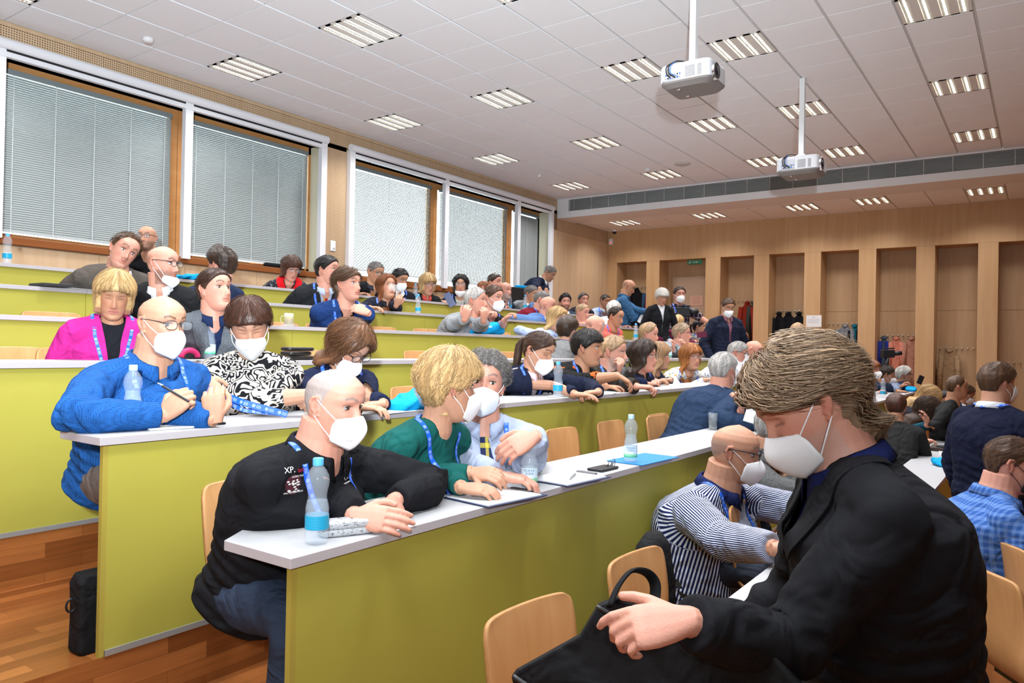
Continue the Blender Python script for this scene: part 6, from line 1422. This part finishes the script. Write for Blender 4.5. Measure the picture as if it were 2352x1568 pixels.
# folders of the laughing man
p = snap(142, 652, T[5]); t = empty('document_folder', p, 'black document folder on the desk beside the laughing man', 'folder', rz=.05); boxpart(t, 'cover', (-.17, -.12, .003), (.20, .12, .012), M_black, .003); boxpart(t, 'tablet', (-.17, -.10, .012), (.03, .10, .026), mat('tablet_grey', (.03, .03, .035), .4), .003)
# phones, glasses, sheets held
def held(name, P, R_, parts, label, cat, group=None):
    t = empty(name, P, label, cat, group)
    for nm, lo, hi, m in parts: g = G(); g.box(lo, hi, R=R_); g.build(nm, m, t, bevel=.0015)
    return t
Rv = np.stack([iR, -iF, iU], 1)
def tilt(ax, a): return np.array(Matrix.Rotation(a, 3, Vector(ax)))
held('mobile_phone', PD(1726, 945, 5.0), tilt(iF, .30)@Rv, [('phone_body', (-.036, -.004, -.075), (.036, .004, .075), mat('phone_white', (.7, .7, .7), .4)), ('screen', (-.033, .004, -.070), (.033, .0055, .070), mat('screen_on', (.75, .85, .92), .3, emit=.7))], 'phone with bright white screen held by the man in the blue suit', 'phone')
held('mobile_phone', PD(1033, 688, 8.2), tilt(iF, -.5)@Rv, [('phone_body', (-.04, -.005, -.08), (.04, .005, .08), mat('phone_navy', (.01, .02, .10), .3))], 'dark blue phone in the hand of the curly-haired woman', 'phone')
held('mobile_phone', PD(1612, 768, 8.9), tilt(iF, -.1)@Rv, [('phone_body', (-.06, -.005, -.035), (.06, .005, .035), mat('phone_wine', (.10, .01, .03), .4))], 'wine-red phone held up by the dark-haired woman', 'phone')
held('mobile_phone', PD(2114, 872, 8.6), tilt(iF, .4)@Rv, [('phone_body', (-.03, -.005, -.05), (.03, .005, .05), M_black)], 'small black phone held up by the white-haired man', 'phone')
held('tablet_case', PZ(2165, 1028, T[0]+.02), np.eye(3), [('cover', (-.13, -.09, -.02), (.13, .09, .01), mat('case_brown', (.035, .018, .012), .5)), ('phone_screen', (-.08, -.04, .012), (.05, .04, .02), M_black)], 'brown tablet case on the bottom desk before the woman in teal', 'case')
held('paper_sheet', PD(1484, 728, 12.8), tilt(iF, .5)@Rv, [('sheet', (-.10, -.002, -.14), (.12, .002, .12), M_paper)], 'sheet of paper held by the standing man in the blue shirt', 'paper')
held('paper_sheet', PD(1708, 838, 8.6), tilt(iF, -.5)@Rv, [('sheet', (-.10, -.002, -.15), (.10, .002, .15), M_paper)], 'folded white sheet in front of the bald man', 'paper')
t = empty('drinking_glass', PD(906, 661, 5.72), 'drinking glass tipped to the mouth of the auburn-haired woman', 'glass'); g = G(); gd = unit(iR*.8-iU*.25); g.tube([-gd*.045, gd*.045], [.026, .030], 16); g.build('glass_wall', M_glass, t, smooth=True)
# video cameras
def vcam(P, label, s=1.):
    t = empty('video_camera', P, label, 'camera', 'video cameras'); A = tilt([0, 0, 1], 0)@np.stack([iR, -iF, iU], 1)
    g = G(); g.box((-.10*s, -.05*s, -.06*s), (.08*s, .05*s, .06*s), R=A); g.build('camera_body', M_black, t, bevel=.008)
    g = G(); g.tube([A@np.array([.08, 0, 0])*s, A@np.array([.20, .0, .01])*s], .035*s, 12); g.build('lens_barrel', M_black, t, smooth=True)
    g = G(); g.box((-.07*s, -.02*s, .07*s), (.09*s, .02*s, .09*s), R=A); g.build('top_handle', M_black, t, bevel=.004)
    g = G(); g.tube([A@np.array([-.02, .02, -.06])*s, A@np.array([-.04, .02, -.26])*s], .03*s, 8); g.build('grip_mount', M_black, t, smooth=True)
vcam(PD(1570, 716, 13.0), 'black shoulder video camera carried by the cameraman in plaid', 1.25)
vcam(PD(2040, 812, 11.5), 'black video camera on a tripod before the coats on the niche wall', 1.0)
# case on the window side and umbrella on the sill
p = PY(1188, 668, 7.3); t = empty('equipment_case', (p[0], 7.3, T[6]), 'black equipment case standing upright near the end of the window row', 'case'); boxpart(t, 'case_body', (-.35, -.08, 0), (.5, .08, .42), M_black, .01); boxpart(t, 'blue_cloth', (.0, -.06, .42), (.42, .06, .47), M_bag, .015)
p = PY(640, 607, 8.42); t = empty('umbrella', (p[0], 8.42, ZB+.03), 'folded umbrella with wooden handle lying on the window sill', 'umbrella'); g = G(); g.tube([(-.45, 0, 0), (-.25, 0, 0)], .014, 8); g.build('handle', M_orange, t, smooth=True); g = G(); g.tube([(-.25, 0, 0), (-.2, 0, .005), (.2, 0, .01), (.42, 0, .0)], [.015, .03, .035, .01], 10); g.build('folded_canopy', M_blk, t, smooth=True)

# coats on the hooks
def coat(i, y, z, col, w, h, label, c2=None, cn=None):
    t = empty('hanging_coat', (XN+.40, y, z), label, 'coat', 'coats hanging in the wall niches'); g = G(); rg = []; sd = int(y*100) % 17
    for q, (f, ww) in enumerate(((0, .12), (.04, .28), (.12, .62), (.25, .85), (.5, .92), (.8, 1.0), (1, 1.02))):
        th = np.arange(24)*2*np.pi/24; k = w/2*ww; dd = .07*(.5+.5*ww); wob = 1+.10*np.sin(th*5+sd)*f
        rg.append(np.stack([dd*np.cos(th)*wob, k*np.sin(th)*wob, np.full(24, -h*f)+.02*np.sin(th*3+sd)*f], 1))
    g.loft(rg); g.build('coat_body', cloth('coat_'+cn, col), t, smooth=True)
    g = G()
    for sg in (-1, 1): g.tube([(-.05, sg*w*.36, -h*.12), (-.075, sg*w*.44, -h*.45), (-.07, sg*w*.42, -h*.82)], [.045, .05, .042], 10)
    g.build('sleeves', cloth('coat_'+(cn+'_in' if c2 else cn), c2 or col), t, smooth=True); g = G(); g.tube([(-.02, -.05, -.03), (-.07, 0, -.05), (-.02, .05, -.03), (.03, 0, .0), (-.02, -.05, -.03)], .016, 8); g.build('collar', cloth('coat_'+cn, col), t, smooth=True)
coat(0, 7.83, 2.96, BLK, .42, 1.1, 'long black coat in the corner niche', cn='k'); coat(0, 7.52, 2.96, (.35, .01, .02), .26, 1.1, 'red jacket in the corner niche', (.04, .08, .16), cn='r')
coat(2, 5.22, 2.60, (.25, .025, .015), .34, 1.05, 'rust-red jacket left of the grey coat', cn='rr'); coat(2, 5.08, 2.60, (.05, .055, .045), .22, .9, 'dark grey-green coat in the third niche', cn='gg'); coat(2, 5.0, 2.56, BLK, .24, 1.2, 'black coat at the right of the third niche', cn='k')
for q, (yy, wd) in enumerate(((4.55, .24), (4.36, .34), (4.15, .24), (4.0, .18))): coat(3, yy, 2.36, BLK, wd, 1.05-.05*q, 'black coat, %s in the fourth niche' % ('leftmost', 'second and widest', 'third', 'rightmost')[q], cn='k')
coat(4, 3.26, 2.10, (.20, .21, .23), .36, .85, 'light grey hooded jacket in the fifth niche', cn='lg'); coat(4, 3.08, 2.10, (.01, .16, .24), .20, 1.0, 'teal jacket beside the light grey one', BLK, cn='te')
coat(5, 2.55, 1.87, (.06, .08, .12), .18, .8, 'grey and blue jacket at the left of the sixth niche', (.02, .03, .20), cn='gb'); coat(5, 2.34, 1.86, (.60, .22, .15), .26, .8, 'salmon-pink coat in the sixth niche', cn='sp'); coat(5, 2.08, 1.86, (.42, .20, .14), .30, .95, 'dusty-pink long coat in the sixth niche', cn='dp')
coat(6, 1.45, 1.64, (.34, .22, .12), .34, 1.0, 'khaki trench coat hanging alone in the seventh niche', cn='kh')

# papers on the walls
t = empty('notice_sheet', (XN-.003, 3.76, 2.155), 'white notice with small print on the wall pillar', 'notice'); g = G(); g.box((-.002, -.145, -.115), (.001, .145, .115)); g.build('sheet', M_paper, t)
g = G(); g.box((-.003, -.02, .07), (-.002, .03, .08)); 
for i in range(4): g.box((-.003, -.115+.01*i, .03-i*.02), (-.002, .12-.02*(i % 2), .034-i*.02))
g.build('printed_lines', mat('faint_ink', (.35, .36, .42), .7), t)
t = empty('notice_sheet', (XN+.415, 6.37, 2.64), 'pinkish notice taped to the door in the second niche', 'notice'); g = G(); g.box((-.003, -.15, -.11), (.0, .15, .11)); g.build('sheet', mat('pink_paper', (.62, .36, .26), .7), t)
g = G()
for i in range(5): g.box((-.005, -.09, .07-i*.035), (-.003, .11-.02*(i % 2), .078-i*.035))
g.build('printed_lines', mat('faint_ink2', (.40, .20, .14), .7), t)
t = empty('exit_sign', (XN+.20, 6.34, 3.475), 'green emergency exit sign under the top of the second niche', 'sign'); g = G(); g.box((-.01, -.17, -.05), (.01, .17, .05)); g.build('sign_panel', mat('exit_green', (.01, .20, .07), .4), t)
g = G(); g.box((-.013, -.05, -.008), (-.010, .03, .008)); g.prism([(-.013, -.05, .022), (-.013, -.05, -.022), (-.013, -.085, 0)], (.003, 0, 0)); g.build('arrow', M_white, t); g = G(); g.ball((-.012, .10, .025), (.003, .01, .01)); g.tube([(-.012, .10, .012), (-.012, .11, -.010), (-.012, .13, -.03)], .006, 6); g.tube([(-.012, .11, -.010), (-.012, .085, -.03)], .006, 6); g.tube([(-.012, .125, .0), (-.012, .08, .006)], .005, 6); g.build('running_figure', M_white, t)
# ceiling fittings
for (x, y, lb, r, h) in ((4.07, 7.57, 'small white smoke detector on the ceiling near the first lamp', .055, .045), (11.80, 5.61, 'round white smoke detector beyond the second lamp line', .05, .05), (11.23, 7.46, 'tiny ceiling sensor near the last window', .035, .05)):
    t = empty('smoke_detector', (x, y, ZC), lb, 'detector', 'ceiling detectors'); g = G(); g.lathe([(0, -h), (r*.7, -h), (r, -h*.5), (r, 0), (0, 0)], n=20); g.build('detector_housing', M_white, t, smooth=True)
t = empty('ceiling_speaker', (11.78, 4.97, ZC), 'flat round ceiling loudspeaker', 'speaker'); g = G(); g.lathe([(0, -.012), (.13, -.012), (.14, 0), (0, 0)], n=28); g.build('speaker_grille', mat('speaker_white', (.60, .60, .58), .7), t, smooth=True)
t = empty('security_camera', (15.45, 8.15, ZL), 'small dark dome security camera in the ceiling corner', 'camera'); g = G(); g.lathe([(.055, 0), (.055, -.03), (0, -.03)][::-1], n=20); g.build('camera_base', M_white, t); g = G(); g.ball((0, 0, -.035), .05); g.build('dome', M_black, t, smooth=True)
t = empty('alarm_sounder', (15.58, 8.30, 4.02), 'small wall box with a red light in the room corner', 'alarm'); g = G(); g.box((-.03, -.05, -.07), (.02, .05, .07)); g.build('housing', M_white, t, bevel=.008); g = G(); g.ball((-.03, 0, -.02), .014); g.build('indicator', mat('red_led', (1, .05, .05), .5, emit=2), t)

# projectors
def projector(x, y, z, label, ln, wd, ht, ptop):
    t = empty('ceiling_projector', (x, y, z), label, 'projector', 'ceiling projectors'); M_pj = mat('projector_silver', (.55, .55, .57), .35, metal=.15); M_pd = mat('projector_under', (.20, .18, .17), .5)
    # x: thickness across, y: length, lens looks towards -y
    o = (x, y, z); g = G(); rg = []
    for zz, k in ((-ht/2, .80), (-ht/2+.035, .97), (-ht/2+.05, 1), (ht/2-.02, 1), (ht/2, .93)):
        th = np.arange(32)*2*np.pi/32; c, s_ = np.cos(th), np.sin(th); rg.append(np.stack([wd/2*k*np.sign(c)*np.abs(c)**.28, ln/2*k*np.sign(s_)*np.abs(s_)**.28, np.full(32, zz)], 1))
    g.loft(rg); b_ = g.build('case_shell', [M_pj, M_pd], t)
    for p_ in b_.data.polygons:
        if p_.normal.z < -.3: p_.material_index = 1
    g = G(); g.box((-wd/2-.003, .02, -ht/2+.055), (-wd/2+.01, ln/2-.035, ht/2-.03)); g.build('connector_panel', mat('panel_grey', (.42, .43, .46), .5), t, bevel=.003)
    rs = np.random.RandomState(3)
    for i in range(14):
        g = G(); yy = .035+(i % 7)*.021; zz = -ht/2+.075+(i//7)*.028; g.tube([(-wd/2-.004, yy, zz), (-wd/2-.010, yy, zz)], .006, 8); g.build('socket', [M_chrome, mat('socket_blue', (.03, .12, .6), .4), M_black][i % 3], t)
    for (ya, yb, nx) in ((-.10, -.015, 8), (-.16, -.125, 3)):
        g = G()
        for i in range(nx*0+9):
            for k in range(nx): yy = yb-(yb-ya)*k/nx; zz = -.035+i*.0105; g.box((-wd/2-.002, yy-.0028, zz), (-wd/2+.002, yy+.0028, zz+.005))
        g.build('vent_slots', M_black, t)
    lx = -wd/2+.115; g = G(); g.tube([(lx, -ln/2-.012, .005), (lx, -ln/2+.02, .005)], .075, 28); g.build('lens_ring', M_chrome, t, smooth=False); g = G(); g.tube([(lx, -ln/2-.014, .005), (lx, -ln/2-.012, .005)], .066, 28); g.build('lens_hollow', M_black, t); g = G(); g.ball((lx, -ln/2-.006, .005), (.045, .018, .045)); g.build('lens_glass', mat('lens_glass', (.01, .01, .02), .03), t, smooth=True)
    for sx in (-.1, .1): g = G(); g.lathe([(.018, -ht/2-.006), (.018, -ht/2+.01), (0, -ht/2+.01)][::-1], (sx, .08, 0), 14); g.build('foot', M_chrome, t, smooth=True)
    g = G(); g.box((-.11, -.13, ht/2), (.11, .12, ht/2+.018)); g.box((-.05, -.05, ht/2+.018), (.05, .05, ht/2+.05)); g.build('mounting_plate', M_white, t, bevel=.006)
    g = G(); g.box((-.028, -.028, ht/2+.04), (.028, .028, ZC-z)); g.build('ceiling_pole', M_white, t)
    for q, (mm, dy) in enumerate(((M_black, 0), (M_black, .02), (mat('cable_blue', (.02, .15, .5), .5), .035))):
        g = G(); P_ = smooth_path([(-.03, .03, ht/2+.05), (-.12, .10, ht/2+.05), (-wd/2-.035, .15-dy, ht/2-.03), (-wd/2-.04, .14-dy, 0), (-wd/2-.005, .12-dy*2, -ht/2+.08)]); g.tube(P_, .006 if q < 2 else .003, 6); g.build('cable', mm, t, smooth=True)
projector(6.17, 2.52, 3.875, 'white ceiling projector on a long pole, larger one nearer the viewer', .47, .40, .20, 0)
projector(8.79, 2.28, 3.615, 'white ceiling projector on a long pole, smaller one farther away', .47, .40, .20, 0)

# prints on the shirt of the man in black, mask prints
def decal(surf, px, py, s, size, m, rotdeg=0, nm='printed_lettering'):
    """small lettering laid on the cloth where the photograph shows it"""
    r = ray(px, py); h, n, _, _ = surf['bvh'].ray_cast(Vector(CAM), Vector(unit(r)))
    if h is None: return
    n = np.array(n); up = unit(cU-n*(cU@n)); x = np.cross(up, n); a = math.radians(rotdeg); x, up = x*math.cos(a)+up*math.sin(a), up*math.cos(a)-x*math.sin(a)
    c = np.array(h)+n*.004-surf['org']; mw = Matrix(((x[0], up[0], n[0], c[0]), (x[1], up[1], n[1], c[1]), (x[2], up[2], n[2], c[2]), (0, 0, 0, 1)))
    return text(nm, s, size, m, surf['root'], mw, .0003)
MW = mat('print_white', (.6, .58, .56), .7); MR = mat('print_red', (.35, .01, .04), .7)
decal(MAN, 664, 1080, 'XP.', .026, MW); decal(MAN, 690, 1078, 'last', .018, MR, 8); decal(MAN, 684, 1092, 'NORD PARIS', .009, MW); decal(MAN, 672, 1130, 'WILD EXPLORATION', .007, MW)
decal(MAN, 795, 1072, 'LEGENDARY CAMP', .010, MW, 8); decal(MAN, 795, 1085, 'WINNER', .009, MR); decal(MAN, 797, 1096, 'Champion', .013, MW, 6); decal(MAN, 797, 1110, 'WILD DISTRICT', .008, MW)
r = ray(672, 1112); h, n, _, _ = MAN['bvh'].ray_cast(Vector(CAM), Vector(unit(r)))
if h is not None:
    n = np.array(n); up = unit(cU-n*(cU@n)); x = np.cross(up, n); c = np.array(h)+n*.002; g = G(); th = np.linspace(0, 2*np.pi, 25)[:-1]
    g.loft([c+n*d+(.030*np.cos(th))[:, None]*x+(.030*np.sin(th))[:, None]*up for d in (0, .002)]); g.build('printed_badge', mat('badge_wine', (.06, .008, .015), .7), MAN['root'], org=MAN['org'])
    g = G(); rs = np.random.RandomState(4)
    for _ in range(16): a_, b_ = rs.uniform(-.022, .020, 2); q = c+n*.0025+x*a_+up*(b_*.8-.004); g.ball(q, (.004+.004*rs.rand(), .003, .0012), np.stack([x, up, n], 1), 6, 4)
    g.build('printed_emblem', MW, MAN['root'], org=MAN['org'])
# stretched lanyard in the hands of the woman in zebra print
o = np.array(ZEB['root'].location); t = empty('loose_lanyard', PD(480, 900, 3.0), 'blue lanyard with white logos stretched between the hands of the zebra-print woman', 'lanyard')
ribbon('lanyard_band', [PD(478, 893, 2.95), PD(560, 925, 2.90), PD(660, 952, 2.95)], .026, M_lany, t, np.array(t.location), nrm=unit(-iF+iU*.15)); ribbon('lanyard_band', [PD(478, 903, 3.0), PD(560, 942, 2.96), PD(640, 950, 3.0)], .016, M_lany, t, np.array(t.location), nrm=unit(-iF+iU*.15))

def mask_surf(P):
    c = [o for o in P['root'].children if o.name.startswith('face_mask')][0]; me = c.data
    return dict(P, bvh=BVHTree.FromPolygons([v.co+Vector(P['org']) for v in me.vertices], [tuple(p_.vertices) for p_ in me.polygons]))
MG = mat('mask_print', (.30, .31, .33), .8)
decal(mask_surf(ZEB), 566, 796, 'CZ01', .010, MG, -14, 'mask_print'); decal(mask_surf(ZEB), 566, 804, 'FFP2 NR', .005, MG, -14, 'mask_print')
decal(mask_surf(MAN), 792, 1000, 'FFP2 NR', .0055, MG, -18, 'mask_print'); decal(mask_surf(MAN), 802, 1010, 'CE 2163', .0055, MG, -18, 'mask_print')
